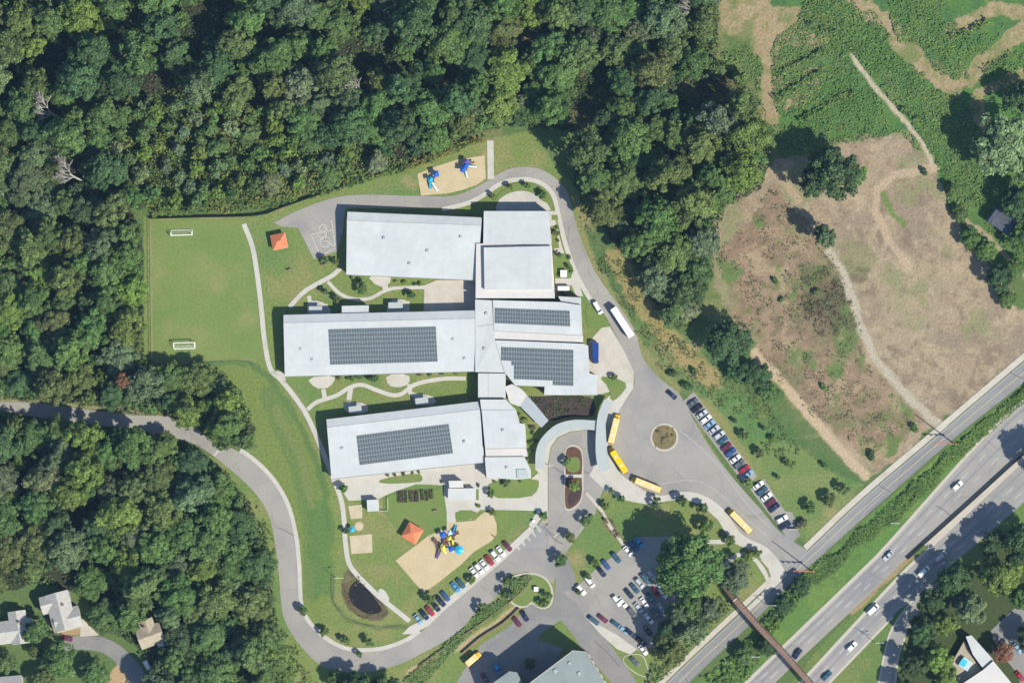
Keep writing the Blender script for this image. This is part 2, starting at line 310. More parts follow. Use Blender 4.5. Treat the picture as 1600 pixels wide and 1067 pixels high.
# ------------------------------------------------------------------ terrain, one sheet painted with real soil and grass colours
def terrain():
    xs = np.arange(-232, 232.1, .66); ys = np.arange(-166, 166.1, .66)
    Xw, Yw = np.meshgrid(xs, ys)
    X, Y = Xw / .25 + 800, 533.5 - Yw / .25
    wx = X + (fbm(X, Y, 26, 50) - .5) * 26; wy = Y + (fbm(X, Y, 26, 60) - .5) * 26   # uneven borders
    col = np.zeros(X.shape + (3,)); col[:] = obs(104, 126, 74)
    n1, n2, n3 = fbm(X, Y, 90, 1), fbm(X, Y, 34, 2), fbm(X, Y, 12, 3)
    def mixc(mask, c):
        m = np.clip(mask, 0, 1)[..., None]; col[:] = col * (1 - m) + np.array(c) * m
    def st(n, a, b): return np.clip((n - a) / (b - a), 0, 1)
    def zone(poly, c, warp=True, k=1.0):
        mk = inside(wx if warp else X, wy if warp else Y, poly) * k; mixc(mk, c); return mk
    def band(line, width, c, k=1.0, rough=3.0):
        d = np.full(X.shape, 1e9)
        for a, b in zip(line[:-1], line[1:]):
            ax, ay = a; bx, by = b; L = (bx - ax) ** 2 + (by - ay) ** 2
            t = np.clip(((wx * .35 + X * .65 - ax) * (bx - ax) + (wy * .35 + Y * .65 - ay) * (by - ay)) / L, 0, 1)
            d = np.minimum(d, np.hypot(wx * .35 + X * .65 - ax - t * (bx - ax), wy * .35 + Y * .65 - ay - t * (by - ay)))
        mk = np.clip((width / 2 + (n3 - .5) * rough * 2 - d) / 2.5 + .5, 0, 1) * k
        mixc(mk, c); return mk
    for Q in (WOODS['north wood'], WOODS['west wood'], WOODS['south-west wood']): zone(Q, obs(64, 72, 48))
    mixc(st(n2, .5, .7) * (np.hypot(X - 1150, Y - 200) < 500) * .6, obs(150, 146, 100))
    # lawns of the school
    for P in ([(225, 338), (395, 334), (520, 300), (640, 262), (760, 218), (835, 203), (862, 250), (905, 300), (905, 345), (935, 420), (990, 500), (1010, 560), (1060, 620), (1200, 830), (1215, 905), (1150, 950), (1060, 1067), (1000, 1100), (480, 1100), (425, 1000), (410, 850), (380, 770), (320, 715), (400, 700), (400, 640), (350, 575), (225, 570)],):
        mk = zone(P, obs(130, 148, 82), False)
        mixc(mk * st(n2, .46, .66) * .8, obs(150, 152, 96)); mixc(mk * st(n1, .52, .7) * .6, obs(106, 140, 80)); mixc(mk * st(n3, .62, .8) * .35, obs(150, 140, 100))
    # mown slope west of the school with its two darker swales
    zone([(290, 566), (400, 566), (432, 600), (470, 660), (500, 730), (520, 800), (530, 860), (520, 930), (500, 970), (474, 940), (466, 840), (440, 770), (400, 715), (395, 660)], obs(128, 145, 78))
    band([(300, 568), (390, 566), (420, 588), (455, 640), (490, 710), (508, 770), (510, 830)], 10, obs(98, 128, 74), .8)
    band([(420, 620), (450, 690), (478, 760), (490, 840), (488, 920)], 30, obs(108, 134, 78), .7)
    zone([(483, 780), (518, 780), (520, 850), (516, 935), (486, 938), (482, 860)], obs(102, 134, 74), True, .8)
    band([(430, 640), (470, 715), (490, 790)], 12, obs(136, 146, 88), .7)
    band([(520, 900), (520, 940), (545, 970), (590, 980), (640, 978)], 5, obs(98, 118, 70), .8, 1)
    zone(smooth_closed([(540, 885), (560, 900), (600, 945), (608, 960), (580, 968), (552, 960), (532, 930)]), obs(120, 108, 82))
    # rough strip east of the access road
    E = [(895, 300), (930, 345), (985, 420), (1010, 460), (1050, 520), (1110, 520), (1180, 600), (1260, 690), (1360, 760), (1260, 850), (1215, 800), (1110, 650), (1050, 600), (1000, 540), (960, 460), (905, 340)]
    mk = zone(E, obs(112, 134, 78), False)
    mixc(mk * st(n2, .48, .62), obs(150, 146, 100)); mixc(mk * st(fbm(X, Y, 60, 9), .52, .62) * .8, obs(88, 120, 70))
    band([(905, 345), (930, 415), (965, 470), (1000, 540), (1060, 608)], 10, obs(150, 150, 98), .9)
    band([(960, 400), (1000, 470), (1040, 520), (1075, 565), (1110, 590)], 30, obs(176, 156, 104), .75, 8)
    mk = zone([(1090, 600), (1160, 620), (1240, 700), (1350, 765), (1262, 848), (1230, 815), (1150, 720)], obs(122, 144, 84))
    mixc(mk * st(n2, .5, .66) * .8, obs(138, 150, 92)); mixc(mk * st(fbm(X, Y, 70, 19), .5, .6) * .7, obs(94, 136, 78))
    band([(1085, 620), (1130, 660), (1170, 730), (1215, 800), (1240, 840)], 12, obs(160, 150, 98), .7, 6)
    mixc(inside(X, Y, [(1240, 600), (1090, 480), (1000, 380), (1120, 380)]) * st(n2, .45, .6) * .5, obs(140, 146, 92))
    band([(-40, 624), (60, 628), (140, 634), (210, 644), (280, 650), (330, 672)], 9, obs(176, 164, 128), .6, 6)
    # cleared field
    F = [(1095, 400), (1120, 320), (1190, 255), (1260, 245), (1300, 225), (1345, 215), (1420, 205), (1458, 262), (1490, 335), (1535, 405), (1590, 475), (1680, 500), (1680, 505), (1600, 562), (1465, 662), (1360, 752), (1250, 640), (1180, 545), (1130, 470)]
    mk = zone(F, obs(175, 157, 130))
    mixc(mk * st(n2, .45, .65) * .8, obs(158, 142, 122)); mixc(mk * st(n1, .5, .65) * .7, obs(184, 168, 138)); mixc(mk * st(fbm(X, Y, 18, 91), .56, .7) * .7, obs(140, 122, 104)); mixc(mk * st(fbm(X, Y, 16, 93), .58, .72) * .6, obs(196, 180, 150)); mixc(mk * st(fbm(X, Y, 55, 21), .52, .64) * .75, obs(148, 150, 106)); mixc(mk * st(n3, .6, .8) * .6, obs(140, 122, 102))
    W_ = [(1120, 400), (1210, 290), (1290, 390), (1330, 470), (1360, 570), (1440, 650), (1370, 730), (1250, 630), (1150, 500)]
    mk = zone(W_, obs(168, 145, 119)); mixc(mk * st(n2, .5, .66) * .55, obs(132, 140, 92)); mixc(mk * st(n3, .48, .68) * .75, obs(140, 120, 98)); mixc(mk * st(fbm(X, Y, 46, 31), .6, .68) * .9, obs(108, 134, 74)); mixc(mk * st(fbm(X, Y, 22, 37), .56, .7) * .7, obs(184, 164, 132)); mixc(mk * st(fbm(X, Y, 70, 39), .55, .65) * .6, obs(150, 128, 106))
    zone([(1255, 440), (1300, 425), (1330, 470), (1325, 520), (1285, 525), (1255, 480)], obs(126, 108, 92), True, .0); sc = np.clip(1.5 - np.hypot((X - 1292) / 42, (Y - 474) / 52) - (n3 - .5) * 2.2 - (n2 - .5) * 2, 0, 1); mixc(sc * .75, obs(120, 102, 86)); mixc(sc * st(fbm(X, Y, 11, 97), .5, .65) * .8, obs(96, 112, 68))
    gl = [(1294, 392), (1318, 425), (1333, 470), (1345, 510), (1368, 560), (1405, 605), (1440, 640), (1472, 668)]
    band(gl, 15, obs(178, 166, 142), .6, 6); band(gl, 12, obs(196, 186, 164), .95, 2.2)
    # creeper thicket in the north-east
    T = [(1195, 90), (1190, -40), (1680, -40), (1680, 420), (1600, 440), (1540, 390), (1480, 310), (1440, 230), (1420, 205), (1340, 215), (1290, 220), (1240, 200), (1200, 190)]
    mk = zone(T, obs(92, 130, 68)); mixc(mk * st(n2, .5, .65) * .8, obs(80, 118, 72)); mixc(mk * st(n3, .58, .75) * .7, obs(112, 142, 70))
    tan = obs(176, 156, 122)
    for L, wd in (([(1190, -20), (1185, 40), (1205, 100), (1203, 150), (1196, 200)], 34), ([(1150, 20), (1220, 40), (1270, 50)], 60), ([(1320, -20), (1395, 50), (1440, 100), (1490, 140)], 30),
                  ([(1485, 140), (1530, 105), (1580, 62), (1660, 0)], 26), ([(1485, 52), (1530, 25), (1560, 12), (1600, 20)], 20), ([(1230, 165), (1275, 130)], 20), ([(1205, 140), (1280, 110)], 12), ([(1530, 145), (1600, 115)], 16), ([(1525, 160), (1545, 230), (1560, 260)], 16)):
        m2 = band(L, wd, tan, .9, 9); mixc(m2 * st(n3, .47, .66) * .8, obs(140, 142, 90)); mixc(m2 * st(fbm(X, Y, 9, 41), .5, .7) * .6, obs(192, 172, 138)); mixc(m2 * st(fbm(X, Y, 28, 43), .54, .64) * .7, obs(112, 134, 74))
    band([(1330, 88), (1370, 140), (1410, 185), (1440, 222), (1458, 262)], 8, obs(200, 188, 162), 1, 1.5)
    band([(1510, 345), (1545, 372), (1575, 405), (1610, 440)], 8, obs(184, 166, 138), .9, 2)
    band([(1180, 552), (1220, 598), (1262, 645), (1300, 690), (1352, 745)], 15, obs(204, 182, 150), 1.0, 2)
    band([(1460, 262), (1400, 275), (1374, 296), (1368, 330), (1390, 372), (1420, 420)], 13, obs(200, 178, 150), .8, 3)
    band([(1382, 305), (1395, 335), (1412, 352)], 10, obs(116, 142, 76), .9, 4); band([(1205, 262), (1232, 290), (1250, 315)], 12, obs(190, 168, 138), .8, 3)
    # verges of the main road
    mk = zone([(1092, 1066), (1180, 985), (1260, 895), (1360, 805), (1500, 682), (1680, 545), (1680, 640), (1440, 850), (1210, 1066), (1190, 1110), (1060, 1110)], obs(106, 142, 74), False)
    mixc(mk * st(n2, .5, .65) * .7, obs(122, 150, 78)); mixc(mk * st(n3, .6, .75) * .5, obs(84, 116, 64))
    mk = zone([(1200, 1110), (1290, 1000), (1660, 650), (1680, 1110)], obs(112, 138, 76), False); mixc(mk * st(n2, .5, .65), obs(128, 142, 84))
    zone([(1400, 1067), (1420, 980), (1490, 905), (1680, 760), (1680, 1110), (1400, 1110)], obs(78, 92, 56))
    band([(1330, 955), (1380, 908), (1425, 866)], 10, obs(182, 156, 118), .9, 1.5)
    # residential corner and bare soil
    zone([(182, 1010), (215, 1070), (160, 1080), (180, 1040)], obs(196, 168, 128))
    band([(60, 970), (100, 985), (130, 985)], 14, obs(190, 160, 124), .8)
    band([(640, 1050), (735, 1000), (800, 952), (850, 925)], 9, obs(196, 176, 136), .9, 2)
    # worn spots on the pitch surround and by the playgrounds
    for x, y, r in ((290, 372, 14), (296, 386, 10), (640, 285, 16), (760, 242, 10), (745, 262, 10), (600, 800, 10), (650, 795, 20), (910, 285, 8), (1030, 800, 16), (900, 870, 16), (1300, 800, 14), (560, 820, 10)):
        mixc(np.clip(1.3 - np.hypot(X - x, (Y - y) * 1.3) / r + (n3 - .5) * 1.4, 0, 1) * .6, obs(176, 158, 116))
    ny, nx = X.shape
    z = (fbm(X, Y, 30, 71) - .5) * .05 - .03
    v = np.stack([Xw, Yw, np.minimum(z, -.004)], -1).reshape(-1, 3)
    i = np.arange(ny * nx).reshape(ny, nx)
    f = np.stack([i[:-1, :-1], i[:-1, 1:], i[1:, 1:], i[1:, :-1]], -1).reshape(-1, 4)
    me = bpy.data.meshes.new('ground'); me.vertices.add(len(v)); me.vertices.foreach_set('co', v.ravel())
    me.loops.add(f.size); me.loops.foreach_set('vertex_index', f.ravel().astype(np.int32))
    me.polygons.add(len(f)); me.polygons.foreach_set('loop_start', np.arange(0, f.size, 4, dtype=np.int32))
    me.update(); me.validate()
    a = me.color_attributes.new('Col', 'FLOAT_COLOR', 'POINT')
    a.data.foreach_set('color', np.concatenate([col.reshape(-1, 3), np.ones((len(v), 1))], 1).ravel())
    me.materials.append(M['terrain'])
    o = bpy.data.objects.new('ground', me); COL.objects.link(o); tag(o, kind='structure')
terrain()
mb = MB(); mb.face([(-1500, -1500, -.5), (1500, -1500, -.5), (1500, 1500, -.5), (-1500, 1500, -.5)])
M['outer'] = mat('outer_land', obs(84, 104, 62), obs(70, 84, 54), .03, .95, .5, .25)
tag(mb.build('terrain', M['outer']), kind='structure')

hz = bpy.data.materials.new('haze'); hz.use_nodes = True; hn = hz.node_tree; hn.nodes.remove(hn.nodes['Principled BSDF'])
pv = hn.nodes.new('ShaderNodeVolumePrincipled'); pv.inputs['Color'].default_value = (.36, .62, 1.0, 1); pv.inputs['Density'].default_value = HAZE; pv.inputs['Anisotropy'].default_value = 0.0
hn.links.new(pv.outputs[0], hn.nodes['Material Output'].inputs['Volume'])
b = MB(); b.box((0, 0, (H + 3) / 2 - 1.5), (3100, 3100, H + 6)); tag(b.build('haze', hz), kind='stuff')

# ------------------------------------------------------------------ paved ground (sheets) and pavements (raised)
Z = [0.0]
def sheet(name, poly, m, z, smooth=0):
    if smooth: poly = smooth_closed(poly, smooth)
    Z[0] += .0003
    b = MB(); b.face([at(x, y, z + Z[0]) for x, y in poly]); return tag(b.build(name, m), kind='structure')
def raised(name, poly, m=None, h=.12, smooth=0, z0=-.02):
    if smooth: poly = smooth_closed(poly, smooth)
    Z[0] += .0003
    b = MB(); b.prism([at(x, y, z0) for x, y in poly], [at(x, y, h + Z[0]) for x, y in poly]); return tag(b.build(name, m or M['concrete']), kind='structure')
def ribbon_poly(line, wpx, step=4.0):
    p = catmull(line, step); return offset(p, wpx / 2) + offset(p, -wpx / 2)[::-1]
def path(line, wpx, m=None, h=.06, name='path'):
    return raised(name, ribbon_poly(line, wpx), m, h)
def marking(line, wpx, m=None, z=.05, dash=None, name='road_marking'):
    p = catmull(line, 2.0); b = MB(); l, r = offset(p, wpx / 2), offset(p, -wpx / 2); s = 0
    for i in range(len(p) - 1):
        if not dash or (s % (dash[0] + dash[1])) < dash[0]:
            b.face([at(*l[i], z), at(*l[i + 1], z), at(*r[i + 1], z), at(*r[i], z)])
        s += math.dist(p[i], p[i + 1])
    return tag(b.build(name, m or M['paint']), kind='structure')
ER = lambda L: catmull(L, 6)

# sports field turf
sheet('sports_field', [(236, 346), (381, 343), (392, 400), (402, 470), (408, 560), (380, 562), (238, 562)], M['pitch'], .01)
marking([(235, 345), (236, 450), (238, 563)], 2.2, M['dry_verge'], .03, name='worn_edge'); marking([(238, 563), (330, 563), (398, 562)], 1.6, M['dry_verge'], .031, name='worn_edge')
# western approach road
w_out = ER([(-60, 626), (0, 628), (40, 629), (115, 637), (200, 648), (270, 652), (310, 671), (350, 694), (385, 713), (420, 745), (445, 785), (458, 830), (464, 880), (467, 940), (476, 966), (500, 993), (530, 1012), (560, 1018), (600, 1015), (640, 1000), (668, 978)])
w_in = ER([(-60, 640), (0, 642), (60, 652), (150, 664), (200, 668), (260, 681), (300, 692), (333, 712), (370, 742), (400, 772), (420, 805), (430, 850), (436, 900), (441, 955), (456, 990), (486, 1026), (512, 1043), (560, 1050), (610, 1042), (660, 1020), (714, 988), (745, 954), (773, 935), (795, 899)])
north_edge = [(668, 978), (700, 948), (740, 915), (790, 872), (835, 828), (850, 808)]
sheet('road', w_out + north_edge + [(795, 899)] + w_in[::-1], M['asphalt'], .02)
# drop-off loop and yard in front of the school
sheet('road', [(835, 828), (850, 808), (857, 795), (857, 725), (861, 700), (872, 684), (890, 675), (915, 672), (932, 676), (938, 700), (943, 740), (942, 765), (930, 800), (905, 835), (880, 868), (868, 900), (864, 912), (846, 897), (823, 893), (796, 897)], M['asphalt'], .024)
# exit road, lower lot and east lot
sheet('road', [(868, 895), (884, 862), (897, 895), (906, 928), (914, 962), (952, 1004), (985, 1050), (1010, 1090), (975, 1090), (948, 1057), (915, 1020), (895, 990), (876, 968), (845, 989), (838, 1000), (880, 1012), (860, 1050), (800, 1090), (700, 1090), (722, 1050), (751, 1007), (794, 979), (820, 951), (831, 941), (840, 949), (856, 952), (865, 941), (868, 912)], M['asphalt_dark'], .028)
sheet('parking_lot', [(880, 925), (900, 917), (931, 889), (963, 864), (976, 854), (1000, 838), (1050, 838), (1075, 880), (1100, 925), (1062, 975), (1030, 1010), (994, 1016), (960, 1000), (915, 966), (903, 945)], M['asphalt'], .032)
sheet('pavement', [(915, 964), (925, 970), (965, 992), (995, 1014), (985, 1022), (965, 1014), (940, 992)], M['concrete'], .036)
# access road, court and bus yard
acc_out = ER([(428, 348), (470, 327), (540, 306), (640, 306), (700, 307), (730, 299), (760, 284), (790, 266), (820, 261), (850, 267), (880, 290), (893, 320), (903, 360), (925, 415), (948, 452), (967, 478), (992, 518), (1005, 560), (1030, 590), (1060, 614), (1075, 640), (1110, 700), (1150, 752), (1190, 797), (1215, 827), (1240, 846), (1266, 862)])
acc_in = ER([(690, 324), (730, 314), (757, 300), (775, 287), (795, 279), (825, 277), (850, 285), (868, 305), (877, 340), (888, 385), (905, 430), (925, 465), (950, 500), (975, 550), (988, 580), (990, 606), (968, 640), (958, 665), (950, 690), (950, 712), (965, 735), (985, 752), (1010, 768), (1035, 774), (1060, 768), (1095, 772), (1130, 795), (1160, 835), (1195, 853), (1215, 873), (1230, 898)])
sheet('road', acc_out + [(1230, 898)] + acc_in[::-1] + [(640, 326), (540, 325), (536, 360), (527, 393), (490, 405), (466, 356), (440, 354)], M['asphalt'], .04)
sheet('parking_bay', [(1066, 628), (1084, 612), (1183, 744), (1166, 760)], M['asphalt'], .042); sheet('parking_bay', [(1172, 764), (1194, 748), (1226, 798), (1238, 800), (1250, 836), (1236, 848)], M['asphalt'], .043)
# frontage road
f_l = [(950, 1180), (1015, 1096), (1062, 1046), (1152, 962), (1215, 903), (1262, 860), (1350, 777), (1478, 668), (1600, 564), (1700, 478)]
f_r = [(1000, 1180), (1052, 1096), (1097, 1046), (1180, 968), (1244, 903), (1290, 862), (1350, 808), (1494, 682), (1600, 597), (1700, 511)]
sheet('road', ER(f_l) + ER(f_r)[::-1], M['asphalt_dark'], .044)
marking([((a[0] + b[0]) / 2 + 1, (a[1] + b[1]) / 2) for a, b in zip(f_l, f_r)], 2.2, M['paint_yellow'], .06)
marking([(a[0] - 1 + 2.5, a[1] + 1.5) for a in f_l], 1.2, M['paint_faded'], .058)
raised('pavement', ribbon_poly([(a[0] - 4, a[1] - 4) for a in f_l[:5]], 8), M['concrete_warm'], .12)
raised('pavement', ribbon_poly([(a[0] - 4, a[1] - 4) for a in f_l[5:]], 9), M['concrete_warm'], .12)
# highway, two carriageways and the slip road
a_l = [(1060, 1172), (1130, 1102), (1166, 1066), (1338, 900), (1391, 846), (1536, 684), (1599, 624), (1700, 530)]
a_r = [(1105, 1172), (1175, 1102), (1211, 1066), (1386, 902), (1440, 848), (1599, 704), (1700, 612)]
b_l = [(1160, 1160), (1225, 1092), (1266, 1050), (1399, 907), (1452, 856), (1600, 717), (1700, 625)]
b_r = [(1190, 1172), (1265, 1096), (1294, 1066), (1394, 962), (1440, 930), (1475, 893), (1558, 822), (1610, 775), (1700, 690)]
sheet('highway', ER(a_l) + ER(a_r)[::-1], M['asphalt_road'], .02)
sheet('highway', ER(b_l) + ER(b_r)[::-1], M['asphalt_road'], .024)
r_l = [(1340, 1180), (1366, 1100), (1373, 1066), (1387, 1000), (1402, 968), (1432, 930)]
r_r = [(1375, 1180), (1394, 1100), (1399, 1066), (1404, 1024), (1414, 996), (1432, 965), (1470, 905)]
sheet('slip_road', ER(r_l) + ER(r_r)[::-1], M['asphalt_road'], .028)
sheet('highway_shoulder', ER(a_r[4:])+ ER(b_l[4:])[::-1], M['concrete_warm'], .03)
marking(a_l, 5.0, M['kerb'], .048); marking(b_l, 5.0, M['kerb'], .048); marking([(x + 1, y + 1) for x, y in b_r[:4]], 4.0, M['kerb'], .048)
marking(r_l, 3.0, M['kerb'], .05); marking(r_r[:5], 3.0, M['kerb'], .05)
def lerp_line(l, r, t):
    l, r = catmull(l, 5), catmull(r, 5); out = []
    for i in range(0, len(l), 4):
        k = min(range(len(r)), key=lambda q: (r[q][0] - l[i][0] - (30)) ** 2 + (r[q][1] - l[i][1] - 18) ** 2)
        out.append((l[i][0] * (1 - t) + r[k][0] * t, l[i][1] * (1 - t) + r[k][1] * t))
    return out
for t in (.36, .68): marking(lerp_line(a_l, a_r, t), 1.3, M['paint'], .052, (14, 26), 'lane_marking')
marking(lerp_line(a_l, a_r, .1), 1.1, M['paint_faded'], .052); marking(lerp_line(a_l, a_r, .94), 1.0, M['paint_yellow'], .052)
for t in (.42, .72): marking(lerp_line(b_l, b_r, t), 1.3, M['paint'], .052, (14, 26), 'lane_marking')
marking(lerp_line(b_l, b_r, .9), 1.1, M['paint_faded'], .052)
sheet('parking_lot', [(1548, 985), (1585, 950), (1650, 960), (1650, 1110), (1610, 1110), (1588, 1050), (1560, 1015)], M['asphalt_dark'], .014)
# house lane
sheet('lane', smooth_closed([(70, 1022), (88, 1003), (112, 993), (152, 992), (182, 1003), (208, 1026), (228, 1052), (250, 1090), (212, 1090), (196, 1052), (170, 1022), (135, 1013), (95, 1017)], 1), M['asphalt_dark'], .012)
sheet('driveway', [(128, 966), (155, 992), (125, 994), (126, 975)], M['concrete_warm'], .016)

# pavements and paths
for L in (w_out,):
    i0 = next(i for i, p in enumerate(L) if p[0] > 372); raised('pavement', offset(L, 0)[i0:-2] + offset(L, -6.5)[i0:-2][::-1], M['concrete'], .12)
raised('pavement', [(645, 990), (668, 978), (700, 948), (740, 915), (790, 872), (835, 828), (828, 822), (785, 862), (735, 905), (695, 938), (660, 968), (640, 978), (628, 990)], M['concrete'], .125)
ring_in = offset(acc_in, 7)
cut = next(i for i, p in enumerate(acc_in) if p[1] > 470 and p[0] > 900)
raised('pavement', acc_in[:cut] + ring_in[:cut][::-1], M['concrete'], .12)
c2 = next(i for i, p in enumerate(acc_in) if p[0] > 960 and p[1] > 730)
south_walk = [(920, 742), (948, 768), (972, 780), (995, 785), (1014, 788), (1040, 783), (1070, 779), (1098, 790), (1122, 812), (1142, 846), (1178, 862), (1198, 880), (1206, 905), (1192, 925), (1160, 955), (1168, 958), (1230, 898)]
raised('pavement', acc_in[c2:] + south_walk[::-1] + [(925, 735), (938, 700), (948, 700)], M['concrete'], .122)
raised('pavement', [(990, 606), (968, 640), (958, 665), (950, 690), (948, 722), (932, 740), (930, 680), (934, 648), (944, 626), (958, 612), (984, 596)], M['concrete'], .118)
raised('loading_yard', [(918, 536), (940, 512), (953, 510), (975, 548), (990, 580), (990, 604), (978, 601), (955, 588), (936, 584), (921, 582)], M['concrete_warm'], .05)
raised('pavement', [(838, 800), (838, 772), (843, 740), (836, 732), (838, 700), (850, 680), (870, 662), (895, 655), (932, 655), (932, 674), (915, 671), (890, 674), (871, 683), (860, 699), (856, 724), (856, 796), (848, 806), (834, 826), (826, 820)], M['concrete'], .119)
raised('pavement', [(858, 330), (872, 330), (868, 345), (878, 385), (888, 412), (903, 438), (911, 463), (868, 463), (866, 383), (858, 383)], M['concrete'], .09)
raised('patio', smooth_closed([(775, 322), (782, 308), (803, 299), (822, 298), (842, 306), (856, 318), (862, 332), (775, 332)], 1), M['concrete'], .085)
raised('patio', [(663, 446), (682, 438), (746, 438), (744, 486), (662, 486)], M['concrete_warm'], .07)
raised('patio', [(758, 746), (830, 748), (842, 738), (842, 798), (750, 796), (735, 812), (730, 800), (712, 800), (712, 824), (699, 824), (697, 796), (692, 782), (694, 758), (650, 756), (610, 770), (590, 780), (545, 782), (530, 760), (525, 748), (640, 735), (757, 722)], M['concrete'], .06)
raised('patio', [(920, 540), (934, 617), (952, 612), (960, 600), (955, 590)], M['concrete'], .075)
# lawn islands set on the patios
LWN = M['turf_lush']
def bed(poly, m=None, h=.135, smooth=1, name='lawn'): return raised(name, poly, m or LWN, h, smooth)
bed([(771, 314), (785, 297), (805, 285), (830, 285.5), (850, 297), (863, 317), (848, 316), (838, 304), (820, 295), (802, 297), (784, 309)])
bed([(862, 336), (871, 336), (872, 344), (862, 344)], smooth=0); bed([(861, 353), (868, 353), (874, 388), (863, 388)], smooth=0)
bed([(864, 396), (884, 396), (896, 420), (892, 435), (865, 435)], smooth=0); bed([(872, 446), (893, 446), (900, 462), (870, 462)], smooth=0)
bed([(914, 476), (926, 478), (942, 505), (938, 510), (918, 516)], smooth=1)
bed([(935, 588), (958, 589), (983, 600), (966, 622), (954, 628), (952, 606)], smooth=1)
bed([(594, 748), (655, 738), (662, 748), (655, 754), (592, 756)]); bed([(764, 749), (842, 746), (842, 764), (828, 778), (762, 778)])
bed([(600, 776), (640, 764), (686, 764), (694, 772), (698, 800), (698, 824), (640, 850), (598, 800)], h=.07, smooth=0)
bed([(711, 797), (744, 797), (746, 808), (712, 814)]); bed([(760, 798), (824, 797), (820, 806), (790, 834), (776, 820), (770, 800)], smooth=1)
bed([(744, 764), (748, 764), (748, 781), (744, 781)], smooth=0)
# winding courtyard paths
C = M['concrete']
path([(452, 480), (475, 456), (502, 440), (520, 430), (532, 419)], 7); path([(512, 440), (530, 458), (552, 467), (578, 466), (600, 455), (620, 450), (668, 449)], 5.5)
path([(483, 462), (484, 474)], 6); path([(600, 440), (603, 455)], 9); path([(482, 475), (512, 478)], 6); path([(612, 470), (640, 474)], 6)
raised('patio', smooth_closed([(572, 430), (612, 430), (608, 446), (590, 448)], 1), C, .065); raised('patio', smooth_closed([(480, 470), (500, 470), (516, 480), (516, 494), (480, 494)], 1), C, .066); raised('patio', smooth_closed([(605, 472), (630, 466), (640, 476), (640, 492), (604, 492)], 1), C, .067)
path([(480, 640), (495, 628), (525, 618), (545, 606), (565, 601), (590, 610), (612, 617), (628, 615), (650, 600), (690, 592), (728, 591)], 6.5); path([(505, 608), (508, 624)], 7); path([(548, 605), (545, 625)], 8); path([(640, 600), (642, 615), (665, 620)], 7)
raised('patio', smooth_closed([(478, 590), (525, 586), (520, 600), (508, 608), (492, 606)], 1), C, .068); raised('patio', smooth_closed([(602, 585), (640, 584), (640, 600), (622, 606), (606, 602)], 1), C, .069)
raised('patio', smooth_closed([(535, 626), (575, 630), (575, 646), (540, 646)], 1), C, .070); raised('patio', smooth_closed([(645, 620), (675, 616), (684, 632), (648, 634)], 1), C, .071)
path([(381, 350), (394, 385), (402, 430), (408, 480), (413, 530), (422, 575), (438, 592), (462, 622), (480, 650), (500, 695), (520, 745), (535, 790), (540, 850), (548, 885), (580, 920), (605, 942), (640, 970)], 7.5)
path([(424, 583), (440, 584), (444, 598)], 6); raised('pavement', smooth_closed([(592, 918), (602, 922), (610, 938), (600, 942), (590, 930)], 1), C, .09)
path([(766, 220), (767, 280)], 10, M['concrete'], .05)
path([(916, 770), (938, 795), (952, 820), (965, 838), (975, 852)], 5, M['concrete_warm'])
path([(1090, 843), (1110, 846), (1132, 846)], 7); path([(1120, 893), (1135, 880), (1150, 868), (1166, 866), (1182, 876), (1194, 892), (1202, 912)], 6); path([(1190, 872), (1204, 888)], 5)
path([(1183, 880), (1196, 900)], 3, M['concrete'])
# islands with kerbs
def island(poly, mtop, name='traffic_island', kpx=3, smooth=2):
    p = smooth_closed(poly, smooth); cx = sum(q[0] for q in p) / len(p); cy = sum(q[1] for q in p) / len(p)
    raised('kerb', p, M['kerb'], .13)
    sc = [(cx + (x - cx) * (1 - kpx / max(6, math.dist((x, y), (cx, cy)))), cy + (y - cy) * (1 - kpx / max(6, math.dist((x, y), (cx, cy))))) for x, y in p]
    raised(name, sc, mtop, .16)
circ = lambda x, y, r, n=28: [(x + r * math.cos(k * 2 * math.pi / n), y + r * math.sin(k * 2 * math.pi / n)) for k in range(n)]
M['dry_bed'] = mat('dry_bed', obs(146, 132, 94), obs(132, 120, 88), .3, .95, 1.2, .15, stain=obs(120, 122, 80), stain_scale=.15)
island(circ(1038, 683, 22), M['dry_bed'], smooth=0)
island([(882, 700), (892, 694), (904, 696), (911, 706), (912, 745), (911, 778), (902, 792), (886, 800), (881, 790), (881, 740)], M['mulch'])
raised('lawn', smooth_closed([(885, 716), (906, 712), (907, 738), (885, 738)], 2), LWN, .17); raised('path', [(883, 741), (910, 741), (910, 746), (883, 746)], M['concrete'], .172, 0)
raised('planting_bed', smooth_closed([(886, 768), (908, 752), (908, 776), (888, 796)], 2), M['mulch_dark'], .171)
island([(796, 900), (823, 893), (848, 897), (863, 913), (866, 938), (856, 952), (840, 950), (831, 941), (820, 951), (800, 945), (790, 930)], M['turf'], 'lawn')
island([(730, 900), (742, 898), (745, 908), (738, 914), (730, 910)], M['turf_lush'], kpx=1.5)
island([(846, 800), (856, 795), (856, 812), (848, 818)], M['turf_lush'], kpx=1.5)
island([(1005, 1020), (1012, 1040), (1018, 1060), (995, 1054), (972, 1035), (975, 1022)], M['turf'], kpx=1.5)
sheet('lawn', [(877, 970), (846, 990), (852, 1000), (905, 1015), (900, 1000)], M['turf_lush'], .04)
sheet('planting_bed', smooth_closed([(800, 625), (850, 618), (925, 618), (932, 640), (925, 652), (893, 650), (858, 660), (840, 640)], 1), M['mulch_dark'], .02)
sheet('planting_bed', [(936, 798), (950, 806), (972, 838), (962, 842), (946, 826)], M['dry_bed'], .03)
